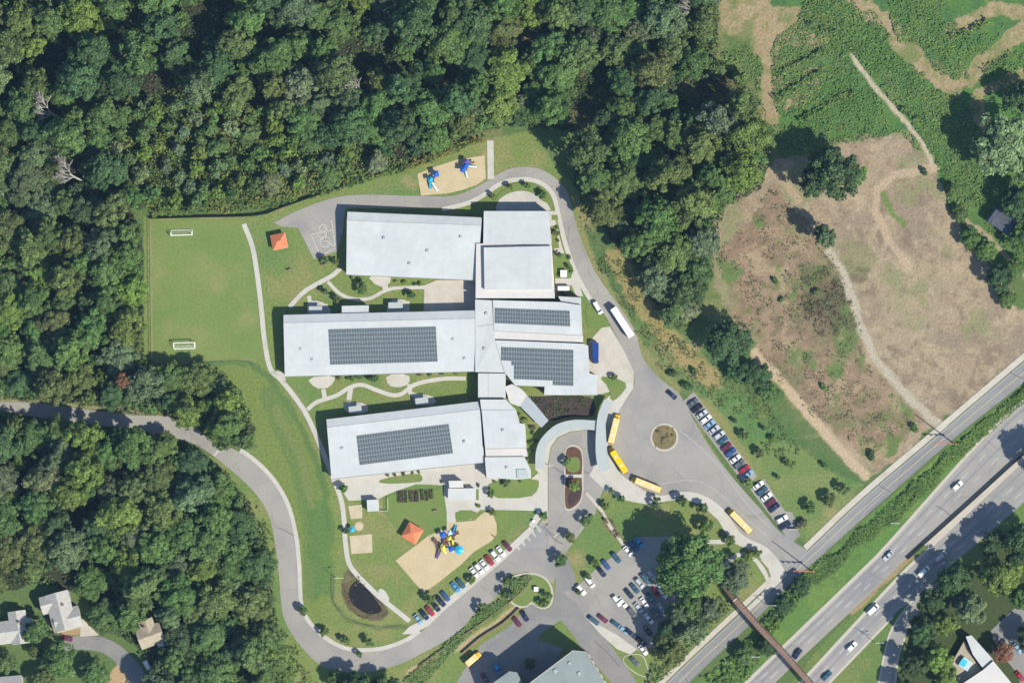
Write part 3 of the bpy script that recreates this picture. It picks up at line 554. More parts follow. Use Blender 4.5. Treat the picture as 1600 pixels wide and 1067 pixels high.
# sand play areas
raised('sand_area', [(652, 272), (676, 262), (712, 250), (757, 243), (759, 279), (745, 289), (722, 297), (702, 302), (658, 306)], M['sand'], .05)
raised('sand_area', [(618, 875), (652, 850), (690, 820), (706, 816), (742, 813), (752, 803), (760, 799), (770, 802), (776, 814), (776, 834), (768, 845), (740, 862), (722, 880), (690, 906), (662, 926), (648, 910)], M['sand'], .052)
raised('sand_area', [(546, 837), (581, 834), (582, 863), (549, 865)], M['pale_sand'], .054)
raised('sand_area', [(544, 790), (566, 788), (566, 809), (548, 811)], M['pale_sand'], .056)
sheet('sand_circle', circ(561, 822, 7, 16), M['pale_sand'], .05)
# pond
sheet('pond_bank', smooth_closed([(537, 892), (556, 895), (606, 950), (608, 962), (575, 968), (552, 960), (533, 930)], 2), M['pond_bank'], .012)
sheet('pond_water', smooth_closed([(560, 903), (572, 915), (588, 938), (600, 955), (582, 960), (566, 956), (546, 940), (544, 918)], 2), M['water'], .03)
# court lines, lane lines, parking lines
cm = M['paint_faded']
for L in ([(486, 366), (500, 400)], [(494, 366), (524, 386)], [(486, 366), (518, 360)], [(500, 400), (524, 388)], [(505, 350), (510, 362), (506, 378)], [(518, 345), (524, 386)]): marking(L, 1.6, M['paint'], .06)
for c, r in (((505, 357), 6), ((508, 378), 8)): marking(circ(*c, r, 18) + [circ(*c, r, 18)[0]], 1.4, M['paint'], .061)
marking([(1060, 671), (1090, 695), (1122, 727), (1150, 765), (1175, 796), (1205, 826)], 1.6, M['paint_faded'], .06); marking([(1032, 756), (1072, 750), (1100, 755), (1130, 776), (1155, 800), (1200, 838)], 1.4, M['paint_faded'], .06)
marking([(334, 712), (351, 694)], 3, M['concrete'], .04)
marking([(930, 800), (905, 830)], 1.5, M['paint_faded'], .05)
for L in ([(864, 728), (880, 738), (908, 735), (930, 746)], [(1152, 932), (1162, 938), (1176, 950)], [(1462, 790), (1474, 796), (1486, 806)], [(1336, 980), (1346, 986), (1358, 992)], [(434, 824), (446, 829), (459, 837)], [(928, 1000), (950, 1020), (968, 1040)], [(1368, 754), (1380, 762), (1392, 768)], [(1575, 580), (1590, 588), (1602, 592)], [(858, 832), (866, 842), (880, 850)]):
    marking(L, 1.3, M['tar'], .064, name='tar_seam')
for L, r_ in ((lerp_line(a_l, a_r, .2), 0), (lerp_line(a_l, a_r, .52), 0), (lerp_line(b_l, b_r, .25), 0), (lerp_line(b_l, b_r, .57), 0)):
    marking(L, 3.2, M['wheelpath'], .0495, name='wheel_path')
for t_ in (.28, .74): marking([(a[0] * (1 - t_) + b[0] * t_, a[1] * (1 - t_) + b[1] * t_) for a, b in zip(f_l, f_r)], 4, M['wheelpath'], .0495, name='wheel_path')
def stalls(a, b, n, d, L, m=None):
    for k in range(n + 1):
        t = k / n; x, y = a[0] + (b[0] - a[0]) * t, a[1] + (b[1] - a[1]) * t
        marking([(x, y), (x + d[0] * L, y + d[1] * L)], .7, m or M['paint_faded'], .062)
D1 = (.62, .78)
stalls((650, 961), (725, 901), 10, D1, 18); stalls((742, 888), (795, 845), 7, D1, 18); stalls((900, 917), (975, 854), 10, D1, 18)
stalls((964, 930), (1030, 880), 9, D1, 34); stalls((990, 945), (1050, 900), 7, D1, 30)
stalls((1078, 632), (1168, 750), 16, (.8, -.6), 15)
for k in range(5):
    x, y = 803 + k * 8.2, 846 - k * 7; marking([(x, y), (x + 9, y + 13)], 3.2, M['paint'], .063)

# ------------------------------------------------------------------ buildings
def roof_block(root, perim, faces, rm, wall, inset=.5, th=.28, name='roof', fascia=True):
    """perim: roof outline (px,py,z); faces: index lists into perim"""
    P = [at(*p) for p in perim]; n = len(P)
    cen = sum(P, Vector()) / n
    b = MB()
    area = sum(P[i].x * P[(i + 1) % n].y - P[(i + 1) % n].x * P[i].y for i in range(n))
    b.mesh(P + [p - Vector((0, 0, th)) for p in P], [f for f in faces] + [tuple(k + n for k in f[::-1]) for f in faces] , 0)
    i0 = len(b.v)
    for i in range(n):
        j = (i + 1) % n
        b.mesh([P[i], P[j], P[j] - Vector((0, 0, th)), P[i] - Vector((0, 0, th))], [(0, 1, 2, 3)], 1)
    b.build(name, [rm, M['fascia']], root)
    # walls set in under the eaves
    q = []
    for i in range(n):
        a, c, d = P[i - 1], P[i], P[(i + 1) % n]
        e1, e2 = (c - a), (d - c); e1.z = e2.z = 0
        n1 = Vector((-e1.y, e1.x, 0)).normalized(); n2 = Vector((-e2.y, e2.x, 0)).normalized()
        nn = (n1 + n2); nn = nn.normalized() if nn.length > .01 else n1
        q.append(c + nn * (inset if area > 0 else -inset))
    b = MB()
    for i in range(n):
        j = (i + 1) % n
        b.face([(q[i].x, q[i].y, -.02), (q[j].x, q[j].y, -.02), (q[j].x, q[j].y, q[j].z - th - .004), (q[i].x, q[i].y, q[i].z - th - .004)])
    b.build('wall', wall, root)
    return P, q
def windows(root, a, b, n, z0, z1, wide=1.6):
    """n windows along the wall from a to b, each pane in its own frame just proud of the wall"""
    d = b - a; d.z = 0; L = d.length; u = d / L; nrm = Vector((u.y, -u.x, 0)); ang = math.atan2(u.y, u.x)
    for k in range(n):
        c = a + u * (L * (k + .5) / n) + nrm * .03
        f = MB(); f.box((c.x, c.y, (z0 + z1) / 2), (wide, .08, z1 - z0), ang); fo = f.build('window', M['white'], root)
        g = MB(); c2 = c + nrm * .06; g.box((c2.x, c2.y, (z0 + z1) / 2), (wide - .16, .02, z1 - z0 - .16), ang); g.build('pane', M['glass'], fo)
        fo.children[0].location = (0, 0, 0)
        for vtx in fo.children[0].data.vertices: vtx.co -= root.location
def strip(root, name, line, w_, h, m, off=.03):
    b = MB()
    for p, q in zip(line[:-1], line[1:]):
        p, q = at(*p), at(*q); b.tube(p + Vector((0, 0, off)), q + Vector((0, 0, off)), w_, w_, 5)
    return b.build(name, m, root)
quadf = lambda n: [tuple(range(n))]
GABLE = [(0, 1, 2, 5), (5, 2, 3, 4)]

SB = 'school_building'
nw = thing(SB, 'pale metal roofed school wing beside the basketball court, with a raised gym block', 'school', at(680, 390), group='wings of the school')
P, q = roof_block(nw, [(543, 331, 5.8), (753, 340, 5.8), (752, 353, 6.6), (746, 438, 5.0), (541, 429, 5.0), (542, 345, 6.6)], GABLE, M['roof1'], M['wall_cream'])
windows(nw, q[4], q[3], 22, 1.0, 3.2); windows(nw, q[1], q[0], 20, 1.0, 3.2)
strip(nw, 'ridge_cap', [(542, 345, 6.6), (752, 353, 6.6)], .12, .1, M['roof1']); strip(nw, 'gutter', [(541, 429.5, 4.9), (746, 438.5, 4.9)], .12, .1, M['metal'], -.05)
P, q = roof_block(nw, [(756, 330, 7.0), (858, 330, 7.0), (861, 382, 7.3), (755, 381, 7.3)], quadf(4), M['roof1'], M['wall_brick'], .3)
windows(nw, q[1], q[0], 9, 1.0, 3.2); windows(nw, q[2], q[1], 4, 1.0, 3.2)
P, q = roof_block(nw, [(744, 380.5, 6.7), (862, 382.5, 6.9), (867, 466, 6.7), (743, 466, 6.6)], quadf(4), M['roofw'], M['wall_brick'], .3)
windows(nw, q[2], q[1], 6, 1.0, 3.2)
roof_block(nw, [(756, 387, 8.5), (861, 384.5, 8.5), (863, 452, 8.3), (757, 453, 8.3)], quadf(4), M['roof1'], M['wall_cream'], .12)

mw = thing(SB + '.001', 'longest school wing, its pale roof carrying the largest solar array', 'school', at(690, 540), group='wings of the school')
P, q = roof_block(mw, [(443, 492, 5.8), (742, 485, 5.8), (742, 498, 6.7), (742, 580, 5.2), (445, 588, 5.2), (443, 505, 6.7)], GABLE, M['roof2'], M['wall_cream'])
MWP = P
windows(mw, q[4], q[3], 30, 1.0, 3.2); windows(mw, q[1], q[0], 26, 1.0, 3.2)
strip(mw, 'ridge_cap', [(443, 505, 6.7), (742, 498, 6.7)], .12, .1, M['roof2']); strip(mw, 'gutter', [(445, 588.5, 5.1), (742, 580.5, 5.1)], .12, .1, M['metal'], -.05)
roof_block(mw, [(534, 478, 4.9), (576, 477, 4.9), (576, 492, 5.2), (534, 493, 5.2)], quadf(4), M['roofl'], M['wall_cream'], .2)
roof_block(mw, [(742.5, 468, 6.3), (772, 469.5, 6.4), (773, 530, 6.5), (788, 582, 6.0), (742.5, 581, 5.9)], quadf(5), M['roofl'], M['wall_cream'], .2)
P, q = roof_block(mw, [(770, 469, 6.9), (876, 472, 6.9), (908, 477, 6.9), (910, 524, 6.6), (772, 517, 6.6)], quadf(5), M['roof2'], M['wall_brick'], .3)
PV2P = P
roof_block(mw, [(872, 463, 5.6), (908, 465, 5.6), (908, 476.5, 5.8), (877, 471.5, 5.8)], quadf(4), M['roofl'], M['wall_brick'], .2)
roof_block(mw, [(773, 517.5, 5.6), (911, 524.5, 5.6), (911, 535, 5.5), (773, 531, 5.5)], quadf(4), M['roofw'], M['wall_brick'], .2)
P, q = roof_block(mw, [(773.5, 531.5, 6.6), (911, 537, 6.6), (919, 540, 6.5), (921, 583, 6.3), (934, 587, 6.3), (934, 617, 6.1), (850, 617, 6.1), (851, 604, 6.2), (805, 602, 6.2), (788.5, 582, 6.3)], quadf(10), M['roof2'], M['wall_brick'], .3)
PV3P = P
windows(mw, q[6], q[5], 7, 1.0, 3.4); windows(mw, q[3], q[2], 3, 1.0, 3.2)
roof_block(mw, [(747, 583, 6.0), (790, 583.5, 6.0), (790, 622, 5.8), (747, 622, 5.8)], quadf(4), M['roofl'], M['wall_cream'], .25)
strip(mw, 'roof_seam', [(747, 511, 6.62), (772, 507, 6.62)], .05, .1, M['fascia'], 0)
strip(mw, 'roof_seam', [(763, 583.5, 6.02), (763, 622, 5.82)], .06, .1, M['fascia'], 0)

sw = thing(SB + '.002', 'slanted school wing beside the school garden, pale roof with one solar array', 'school', at(650, 690), group='wings of the school')
P, q = roof_block(sw, [(510, 655, 5.8), (748, 627, 5.8), (750, 640, 6.6), (757, 722, 5.2), (518, 748, 5.2), (511, 668, 6.6)], GABLE, M['roof3'], M['wall_cream'])
SWP = P
windows(sw, q[4], q[3], 24, 1.0, 3.2); windows(sw, q[1], q[0], 22, 1.0, 3.2)
strip(sw, 'ridge_cap', [(511, 668, 6.6), (750, 640, 6.6)], .12, .1, M['roof3']); strip(sw, 'gutter', [(518, 748.5, 5.1), (757, 722.5, 5.1)], .12, .1, M['metal'], -.05)
roof_block(sw, [(750, 624, 7.4), (790, 624, 7.4), (806, 640, 7.4), (752, 640, 7.4)], quadf(4), M['roofl'], M['wall_cream'], .2)
P, q = roof_block(sw, [(752.5, 640.5, 7.3), (806, 640.5, 7.3), (812, 661, 7.2), (820, 662, 7.2), (822, 700, 7.0), (758, 701, 7.0)], quadf(6), M['roof3'], M['wall_cream'], .25)
roof_block(sw, [(758, 701.5, 5.9), (822, 700.5, 5.9), (824, 713, 5.8), (759, 713.5, 5.8)], quadf(4), M['roofw'], M['wall_cream'], .2)
roof_block(sw, [(757.5, 714, 6.5), (819, 713.5, 6.5), (829, 733, 6.3), (829, 747, 6.2), (807, 749, 6.2), (760, 746, 6.2)], quadf(6), M['roofl'], M['wall_cream'], .25)
roof_block(sw, [(807, 733, 6.7), (822, 733, 6.7), (827, 746, 6.6), (808, 747, 6.6)], quadf(4), M['canopy'], M['wall_cream'], .1)
strip(sw, 'roof_seam', [(708, 664, 6.0), (752, 664, 6.0)], .05, .1, M['fascia'], -.15)

for root, L in ((nw, ((600, 372, 6.3), (668, 392, 5.9), (720, 370, 6.3), (640, 412, 5.5))), (mw, ((470, 545, 5.8), (488, 562, 5.6), (708, 530, 6.0), (726, 560, 5.6), (757, 545, 6.2), (760, 490, 6.4))), (sw, ((535, 700, 6.0), (726, 690, 6.0), (786, 672, 7.2), (792, 730, 6.4)))):
    for x, y, z in L:
        v = at(x, y, z); b = MB(); b.box((v.x, v.y, z + .1), (.9, .9, .7), .05); b.build('roof_vent', M['fascia'], root)
# small shaded shelters on the classroom fronts
def shelter(px, py, w_, d_, lab, rz=0):
    t = thing('porch_shelter', lab, 'shelter', at(px, py), rz, 'glazed porches on the classroom fronts')
    b = MB(); b.box((0, 0, 2.9), (w_, d_, .12)); b.build('roof', M['canopy'], t, True)
    for x in (-w_ / 2 + .15, w_ / 2 - .15):
        for y in (-d_ / 2 + .15, d_ / 2 - .15):
            b = MB(); b.tube((x, y, 0), (x, y, 2.85), .07); b.build('post', M['metal'], t, True)
shelter(494, 484, 5.2, 2.4, 'glazed porch on the long wing beneath the western courtyard path'); shelter(619, 478, 5.6, 2.4, 'glazed porch on the long wing nearer the concrete court patio')
shelter(556, 640, 5, 2.6, 'glazed porch at the west end of the slanted wing', .11); shelter(660, 627, 5, 2.6, 'glazed porch near the middle of the slanted wing', .11)

# walkway canopies
def band_canopy(name, lab, outer, inner, z, m, posts=5, zt=.22):
    c = at(outer[len(outer) // 2][0], outer[len(outer) // 2][1]); t = thing(name, lab, 'canopy', c)
    o, i = catmull(outer, 5), catmull(inner, 5); k = min(len(o), len(i))
    o = [o[int(j * (len(o) - 1) / (k - 1))] for j in range(k)]; i = [i[int(j * (len(i) - 1) / (k - 1))] for j in range(k)]
    b = MB(); p = o + i[::-1]; n2 = len(p)
    top = [at(x, y, z) for x, y in p]; bot = [v - Vector((0, 0, zt)) for v in top]
    for j in range(k - 1):
        a = (j, j + 1, n2 - 2 - j, n2 - 1 - j); b.mesh([top[q_] for q_ in a], [(0, 1, 2, 3)]); b.mesh([bot[q_] for q_ in a], [(3, 2, 1, 0)])
    for j in range(n2): b.mesh([top[j], top[(j + 1) % n2], bot[(j + 1) % n2], bot[j]], [(0, 1, 2, 3)])
    b.build('roof', m, t)
    for s in range(posts):
        j = int((s + .5) / posts * (k - 1))
        for e, f in ((o, .18), (o, .82)):
            x = o[j][0] * (1 - f) + i[j][0] * f; y = o[j][1] * (1 - f) + i[j][1] * f
            b = MB(); v = at(x, y, 0); b.tube(v, v + Vector((0, 0, z - zt - .01)), .1); b.build('post', M['metal'], t)
band_canopy('walkway_canopy', 'curved pale canopy wrapping the head of the drop-off loop', [(836, 732), (838, 702), (848, 682), (868, 664), (895, 656), (930, 657)], [(850, 732), (853, 700), (862, 687), (876, 677), (895, 670), (930, 672)], 3.6, M['canopy'], 6)
band_canopy('walkway_canopy.001', 'tall pale canopy strip along the bus bay kerb by the yellow buses', [(944, 624), (934, 650), (931, 680), (931, 710), (936, 738)], [(958, 628), (947, 652), (947, 680), (949, 708), (954, 732)], 4.4, M['canopy'], 6)
band_canopy('walkway_canopy.002', 'straight covered footbridge roof slanting from the school to the drop-off canopy', [(812, 634), (830, 652), (846, 668)], [(822, 616), (840, 636), (857, 657)], 4.2, M['fascia'], 4)
band_canopy('entrance_canopy', 'bright white entrance roof at the school end of the slanting walkway', [(789, 604), (793, 618), (798, 630), (812, 635)], [(800, 600), (812, 606), (820, 613), (823, 617)], 5.0, M['roofw'], 2)

# pavilion-like classroom hut and sheds
hut = thing('garden_classroom', 'small white roofed classroom hut between the garden and the round canopy', 'hut', at(722, 766))
roof_block(hut, [(700, 763, 3.0), (743, 762.5, 3.0), (743, 780, 2.8), (700, 780, 2.8)], quadf(4), M['roofl'], M['siding'], .3)
roof_block(hut, [(701, 751, 4.4), (723, 750.5, 4.4), (724, 761.5, 4.2), (702, 762, 4.2)], quadf(4), M['roofw'], M['siding'], .2)
shed = thing('garden_shed', 'square grey white roofed shed with a small fenced yard by the garden', 'shed', at(582, 790))
roof_block(shed, [(573, 781, 3.4), (591, 780, 3.4), (592, 798, 3.1), (574, 799, 3.1)], quadf(4), M['roofl'], M['siding'], .2)
for a, b_ in (((592, 798), (606, 798)), ((606, 798), (606, 778))):
    for k in range(5):
        x, y = a[0] + (b_[0] - a[0]) * k / 4, a[1] + (b_[1] - a[1]) * k / 4
        v = at(x, y); b = MB(); b.box((v.x, v.y, .6), (.12, .12, 1.2)); b.build('fence_post', M['siding'], shed)
    p, r_ = at(*a), at(*b_); b = MB(); b.tube(p + Vector((0, 0, 1.1)), r_ + Vector((0, 0, 1.1)), .08); b.tube(p + Vector((0, 0, .5)), r_ + Vector((0, 0, .5)), .08); b.build('fence_rail', M['siding'], shed)

def hip_pavilion(px, py, w_, rz, lab):
    t = thing('picnic_pavilion', lab, 'pavilion', at(px, py), rz, 'orange roofed pavilions')
    e = w_ / 2; ze, zt = 2.6, 4.3
    c = [(-e, -e, ze), (e, -e, ze), (e, e, ze), (-e, e, ze)]
    b = MB(); b.mesh(c + [(-.5, 0, zt), (.5, 0, zt)], [(0, 1, 5, 4), (1, 2, 5), (2, 3, 4, 5), (3, 0, 4), (3, 2, 1, 0)]); b.build('roof', M['orange'], t, True)
    for x in (-e + .5, e - .5):
        for y in (-e + .5, e - .5):
            b = MB(); b.box((x, y, 1.3), (.22, .22, 2.58)); b.build('post', M['wood'], t, True)
    b = MB(); b.box((0, 0, .74), (2.0, .8, .06)); b.box((0, 0, .37), (.2, .5, .7)); b.build('table', M['wood'], t, True)
    b = MB(); b.box((0, 0, .02), (w_ * .95, w_ * .95, .06)); b.build('floor_slab', M['concrete'], t, True)
hip_pavilion(437, 378, 6.0, math.radians(12), 'orange hip roofed pavilion on the lawn near the basketball court')
hip_pavilion(645, 833, 6.6, math.radians(-30), 'orange hip roofed pavilion beside the large sand playground')

# solar arrays: frame rails and rows of modules
def solar(lab, corners, plane, rows, cols, name='solar_array', skip=None):
    a, b_, c = plane[0], plane[1], plane[2]; nrm = (b_ - a).cross(c - a).normalized()
    if nrm.z < 0: nrm = -nrm
    def on(px, py, lift=.16):
        p = at(px, py, a.z); z = a.z - ((p.x - a.x) * nrm.x + (p.y - a.y) * nrm.y) / nrm.z + lift; return at(px, py, z)
    q = corners; t = thing(name, lab, 'solar array', on(*q[0], 0), group='solar arrays on the school roofs')
    def uv(u, v): return tuple((q[0][k] * (1 - u) + q[1][k] * u) * (1 - v) + (q[3][k] * (1 - u) + q[2][k] * u) * v for k in (0, 1))
    fr = MB(); fr.face([on(*uv(0, 0), .1), on(*uv(1, 0), .1), on(*uv(1, 1), .1), on(*uv(0, 1), .1)])
    if not skip: fr.build('mounting_rail', M['pvframe'], t)
    for r in range(rows):
        m = MB(); f2 = MB()
        for k in range(cols):
            if skip and skip(r, k): continue
            e = .07
            for sub in (0, 1):
                u0, u1 = (k + e) / cols, (k + 1 - e) / cols; v0 = (r + .06 + sub * .46) / rows; v1 = (r + .06 + sub * .46 + .43) / rows
                p4 = [on(*uv(u0, v0)), on(*uv(u1, v0)), on(*uv(u1, v1)), on(*uv(u0, v1))]
                m.prism([p - Vector((0, 0, .04)) for p in p4], p4)
            if skip: f2.face([on(*uv(k / cols, r / rows), .1), on(*uv((k + 1) / cols, r / rows), .1), on(*uv((k + 1) / cols, (r + 1) / rows), .1), on(*uv(k / cols, (r + 1) / rows), .1)])
        o = m.build('module_row', M['pv'], t); o['kind'] = 'stuff'
        if skip: f2.build('mounting_rail', M['pvframe'], t)
    return t
solar('largest solar array, eight long rows on the longest school wing', [(513, 514.5), (681, 510), (684, 565), (516, 570)], [MWP[5], MWP[2], MWP[3]], 8, 42)
solar('narrow solar array on the upper block at the east end of the longest wing', [(773, 481), (890, 485.5), (891, 510), (773, 505)], [PV2P[0], PV2P[2], PV2P[3]], 4, 29)
solar('stepped solar array on the block beside the loading yard', [(783, 542), (896, 546.5), (896, 603), (783, 598.5)], [PV3P[0], PV3P[1], PV3P[5]], 8, 28, skip=lambda r, k: (r >= 3 and k < 4) or (r >= 4 and k < 5) or (r >= 7 and k < 20))
solar('tilted solar array on the slanted wing by the garden', [(557, 680.5), (701, 662), (708, 708), (562, 726.5)], [SWP[5], SWP[2], SWP[3]], 7, 36)

# houses and other blocks
def gable_house(name, lab, cat, blocks, rm, wall, group=None):
    t = thing(name, lab, cat, at(blocks[0][0], blocks[0][1]), group=group)
    for bx, by, L, W, rz, ze, zr in blocks:
        c = at(bx, by); ca, sa = math.cos(rz), math.sin(rz)
        def w2(x, y, z): return (c.x + x * ca - y * sa, c.y + x * sa + y * ca, z)
        l, h = L / 2, W / 2
        b = MB(); V = [w2(-l, -h, ze), w2(l, -h, ze), w2(l, h, ze), w2(-l, h, ze), w2(-l, 0, zr), w2(l, 0, zr)]
        b.mesh(V + [(x, y, z - .2) for x, y, z in V], [(0, 1, 5, 4), (2, 3, 4, 5), (7, 6, 10, 11), (9, 8, 11, 10), (0, 6, 7, 1), (3, 2, 8, 9), (0, 4, 10, 6), (4, 3, 9, 10), (1, 7, 11, 5), (5, 11, 8, 2)]); b.build('roof', rm, t)
        l -= .35; h -= .35; b = MB(); zz = zr - .35 * (zr - ze) * 2 / W - .2
        b.mesh([w2(-l, -h, -.02), w2(l, -h, -.02), w2(l, h, -.02), w2(-l, h, -.02), w2(-l, -h, ze - .1), w2(l, -h, ze - .1), w2(l, h, ze - .1), w2(-l, h, ze - .1), w2(-l, 0, zr - .25), w2(l, 0, zr - .25)],
               [(0, 1, 5, 4), (1, 2, 6, 9, 5), (2, 3, 7, 6), (3, 0, 4, 8, 7)]); b.build('wall', wall, t)
        a1, b1 = Vector(w2(-l, -h, 0)), Vector(w2(l, -h, 0)); windows(t, a1, b1, max(2, int(L / 3)), 1.0, 2.3, 1.1)
    return t
def chimney(t, px, py, z0, z1):
    v = at(px, py); b = MB(); b.box((v.x, v.y, (z0 + z1) / 2), (.8, .8, z1 - z0)); b.build('chimney', M['wall_brick'], t)
h1 = gable_house('house', 'large light grey shingled house at the bend of the lane', 'house', [(98, 955, 15, 9.5, math.radians(105), 5.4, 7.8), (82, 943, 8, 7, math.radians(15), 5.0, 6.8), (108, 967, 10.5, 8.5, math.radians(15), 4.9, 7.0)], M['hshingle'], M['siding'], 'houses by the lane')
chimney(h1, 102, 945, 5, 8.0)
h2 = gable_house('house.001', 'beige grey house with crossed roofs beside the large light grey house', 'house', [(24, 986, 15, 9, math.radians(8), 4.6, 6.8), (32, 980, 13, 7, math.radians(98), 4.8, 6.6)], M['hshingle'], M['siding'], 'houses by the lane'); chimney(h2, 34, 972, 5, 7.6)
gable_house('house.002', 'house cut by the frame edge south of the lane', 'house', [(14, 1072, 12, 8, math.radians(5), 4.6, 6.4)], M['hshingle'], M['siding'], 'houses by the lane')
h3 = gable_house('house.003', 'small tan and brown house under trees east of the lane', 'house', [(237, 993, 10, 8, math.radians(20), 3.8, 5.6), (233, 981, 7, 6, math.radians(110), 3.9, 5.2)], M['bshingle'], M['siding'], 'houses by the lane'); chimney(h3, 228, 980, 3.5, 6)
gable_house('house.004', 'dark grey house in deep tree shade east of the cleared field', 'house', [(1570, 347, 11, 8, math.radians(-35), 4.6, 6.6), (1556, 340, 6, 5, math.radians(55), 4.2, 5.4)], M['dkshingle'], M['siding'])
fb = thing('flat_roof_building', 'large grey green flat roofed building beside the exit road', 'building', at(880, 1050))
P, q = roof_block(fb, [(895, 1016, 17), (916, 1018, 17), (955, 1082, 17), (800, 1120, 17), (826, 1068, 17)], quadf(5), M['greyroof'], M['wall_brick'], .2)
for fl in range(4): windows(fb, q[1], q[0], 2, 1.2 + 4 * fl, 3.2 + 4 * fl); windows(fb, q[2], q[1], 6, 1.2 + 4 * fl, 3.2 + 4 * fl); windows(fb, q[0], q[4], 8, 1.2 + 4 * fl, 3.2 + 4 * fl)
for (x, y, s) in ((868, 1048, 1.4), (890, 1036, 1.0), (905, 1052, 1.2)):
    v = at(x, y, 17); b = MB(); b.box((v.x, v.y, 17.25), (s, s, .5), .4); b.build('roof_vent', M['fascia'], fb)
strip(fb, 'parapet', [(826, 1068, 17.1), (895, 1016, 17.1), (916, 1018, 17.1), (955, 1082, 17.1)], .15, .1, M['kerb'], .05)
fb2 = thing('flat_roof_building.001', 'lower grey roofed annex beside the blue car at the frame edge', 'building', at(790, 1060))
roof_block(fb2, [(768, 1068, 13), (796, 1048, 13), (808, 1050, 13), (820, 1075, 13), (780, 1100, 13)], quadf(5), M['greyroof'], M['wall_brick'], .2)
rb = thing('flat_roof_building.002', 'pale roofed building with a tan terrace beside the turquoise cover', 'building', at(1530, 1030))
roof_block(rb, [(1509, 994, 6), (1518, 992, 6), (1552, 1030, 6), (1536, 1044, 6), (1520, 1022, 6)], quadf(5), M['roofl'], M['siding'], .15)
roof_block(rb, [(1536, 1046, 7), (1552, 1032, 7), (1600, 1090, 7), (1520, 1090, 7), (1500, 1070, 7)], quadf(5), M['roofw'], M['siding'], .15)
roof_block(rb, [(1507, 1000, 3), (1519, 1024, 3), (1534, 1046, 3), (1498, 1070, 3), (1475, 1080, 3), (1490, 1030, 3)], quadf(6), M['bshingle'], M['siding'], .15)
tc = thing('roof_cover', 'turquoise box cover on the tan terrace of the pale roofed building', 'cover', at(1509, 1037, 3))
b = MB(); v = at(1509, 1037, 3); b.box((v.x, v.y, 3.9), (4.2, 4.0, 1.7), -.6); b.build('housing', M['pale_pl'], tc)
b = MB(); v = at(1505, 1035, 3); b.box((v.x, v.y, 4.85), (2.4, 2.8, .16), -.6); b.build('lid', M['turq'], tc)
ps = thing('picnic_shelter', 'small slatted grey shelter among brush west of the road bend', 'shelter', at(400, 1040))
roof_block(ps, [(385, 1032, 2.8), (416, 1040, 2.8), (420, 1049, 2.6), (387, 1040, 2.6)], quadf(4), M['greyroof'], M['wood'], .2)

# footbridge over the roads
def bridge():
    L = [(1119, 893), (1132, 914), (1150, 938), (1192, 986), (1220, 1015), (1266, 1067), (1300, 1108)]
    t = thing('footbridge', 'long brown timber decked footbridge crossing the frontage road and the highway', 'footbridge', at(1192, 986))
    zs = [.6, 3.0, 6.0, 6.6, 6.6, 6.6, 6.6]
    pts = []
    for (a, za), (b_, zb) in zip(zip(L[:-1], zs[:-1]), zip(L[1:], zs[1:])):
        n = max(1, int(math.dist(a, b_) / 5))
        pts += [(a[0] + (b_[0] - a[0]) * k / n, a[1] + (b_[1] - a[1]) * k / n, za + (zb - za) * k / n) for k in range(n)]
    P = [at(*p) for p in pts]; hw = 1.15
    dk = []
    for i in range(len(P)):
        d = (P[min(i + 1, len(P) - 1)] - P[max(0, i - 1)]); d.z = 0; d.normalize(); n = Vector((-d.y, d.x, 0)); dk.append((P[i] + n * hw, P[i] - n * hw))
    # deck boards laid across, about one metre each
    for i in range(len(P) - 1):
        a, b_ = dk[i], dk[i + 1]; b = MB()
        up = Vector((0, 0, .06)); e = .04
        q4 = [a[0].lerp(b_[0], e), a[0].lerp(b_[0], 1 - e), a[1].lerp(b_[1], 1 - e), a[1].lerp(b_[1], e)]
        b.prism([p - up for p in q4], q4); b.build('deck_board', M['decktim'], t)
    for s in (0, 1):
        b = MB()
        for i in range(len(P) - 1):
            p, q_ = dk[i][s], dk[i + 1][s]
            b.tube(p + Vector((0, 0, 1.15)), q_ + Vector((0, 0, 1.15)), .09, .09, 5); b.tube(p + Vector((0, 0, -.3)), q_ + Vector((0, 0, -.3)), .16, .16, 5)
            b.tube(p + Vector((0, 0, -.3)), p + Vector((0, 0, 1.15)), .06, .06, 5)
        b.build('railing', M['brown_pl'], t)
    for px, py in ((1150, 938), (1184, 976), (1213, 1006), (1250, 1050)):
        v = at(px, py); b = MB(); b.box((v.x, v.y, 2.95), (1.2, 2.2, 5.9), math.radians(-48)); b.build('pier', M['concrete'], t)
bridge()
# median barrier, retaining walls, fences
def wall_line(name, lab, cat, line, wd, h, m, seg=12):
    p = catmull(line, seg); t = thing(name, lab, cat, at(*p[len(p) // 2]))
    for a, b_ in zip(p[:-1], p[1:]):
        A, B = at(*a), at(*b_); d = (B - A); c = (A + B) / 2; b = MB(); b.box((c.x, c.y, h / 2), (d.length - .03, wd, h), math.atan2(d.y, d.x)); b.build('panel', m, t)
wall_line('median_barrier', 'long dark barrier between the two highway carriageways', 'barrier', [(1418, 873), (1442, 851), (1520, 781), (1600, 708), (1680, 634)], .8, 1.2, M['dark'], 24)
wall_line('retaining_wall', 'low dark timber retaining wall above the lower parking lot', 'wall', [(722, 1021), (751, 996), (787, 973), (812, 950)], .5, 1.2, M['wood'])
wall_line('retaining_wall.001', 'dark timber edging along the green slope above the lower lot', 'wall', [(655, 1040), (700, 1008), (760, 968), (815, 925), (830, 905)], .35, .8, M['wood'])
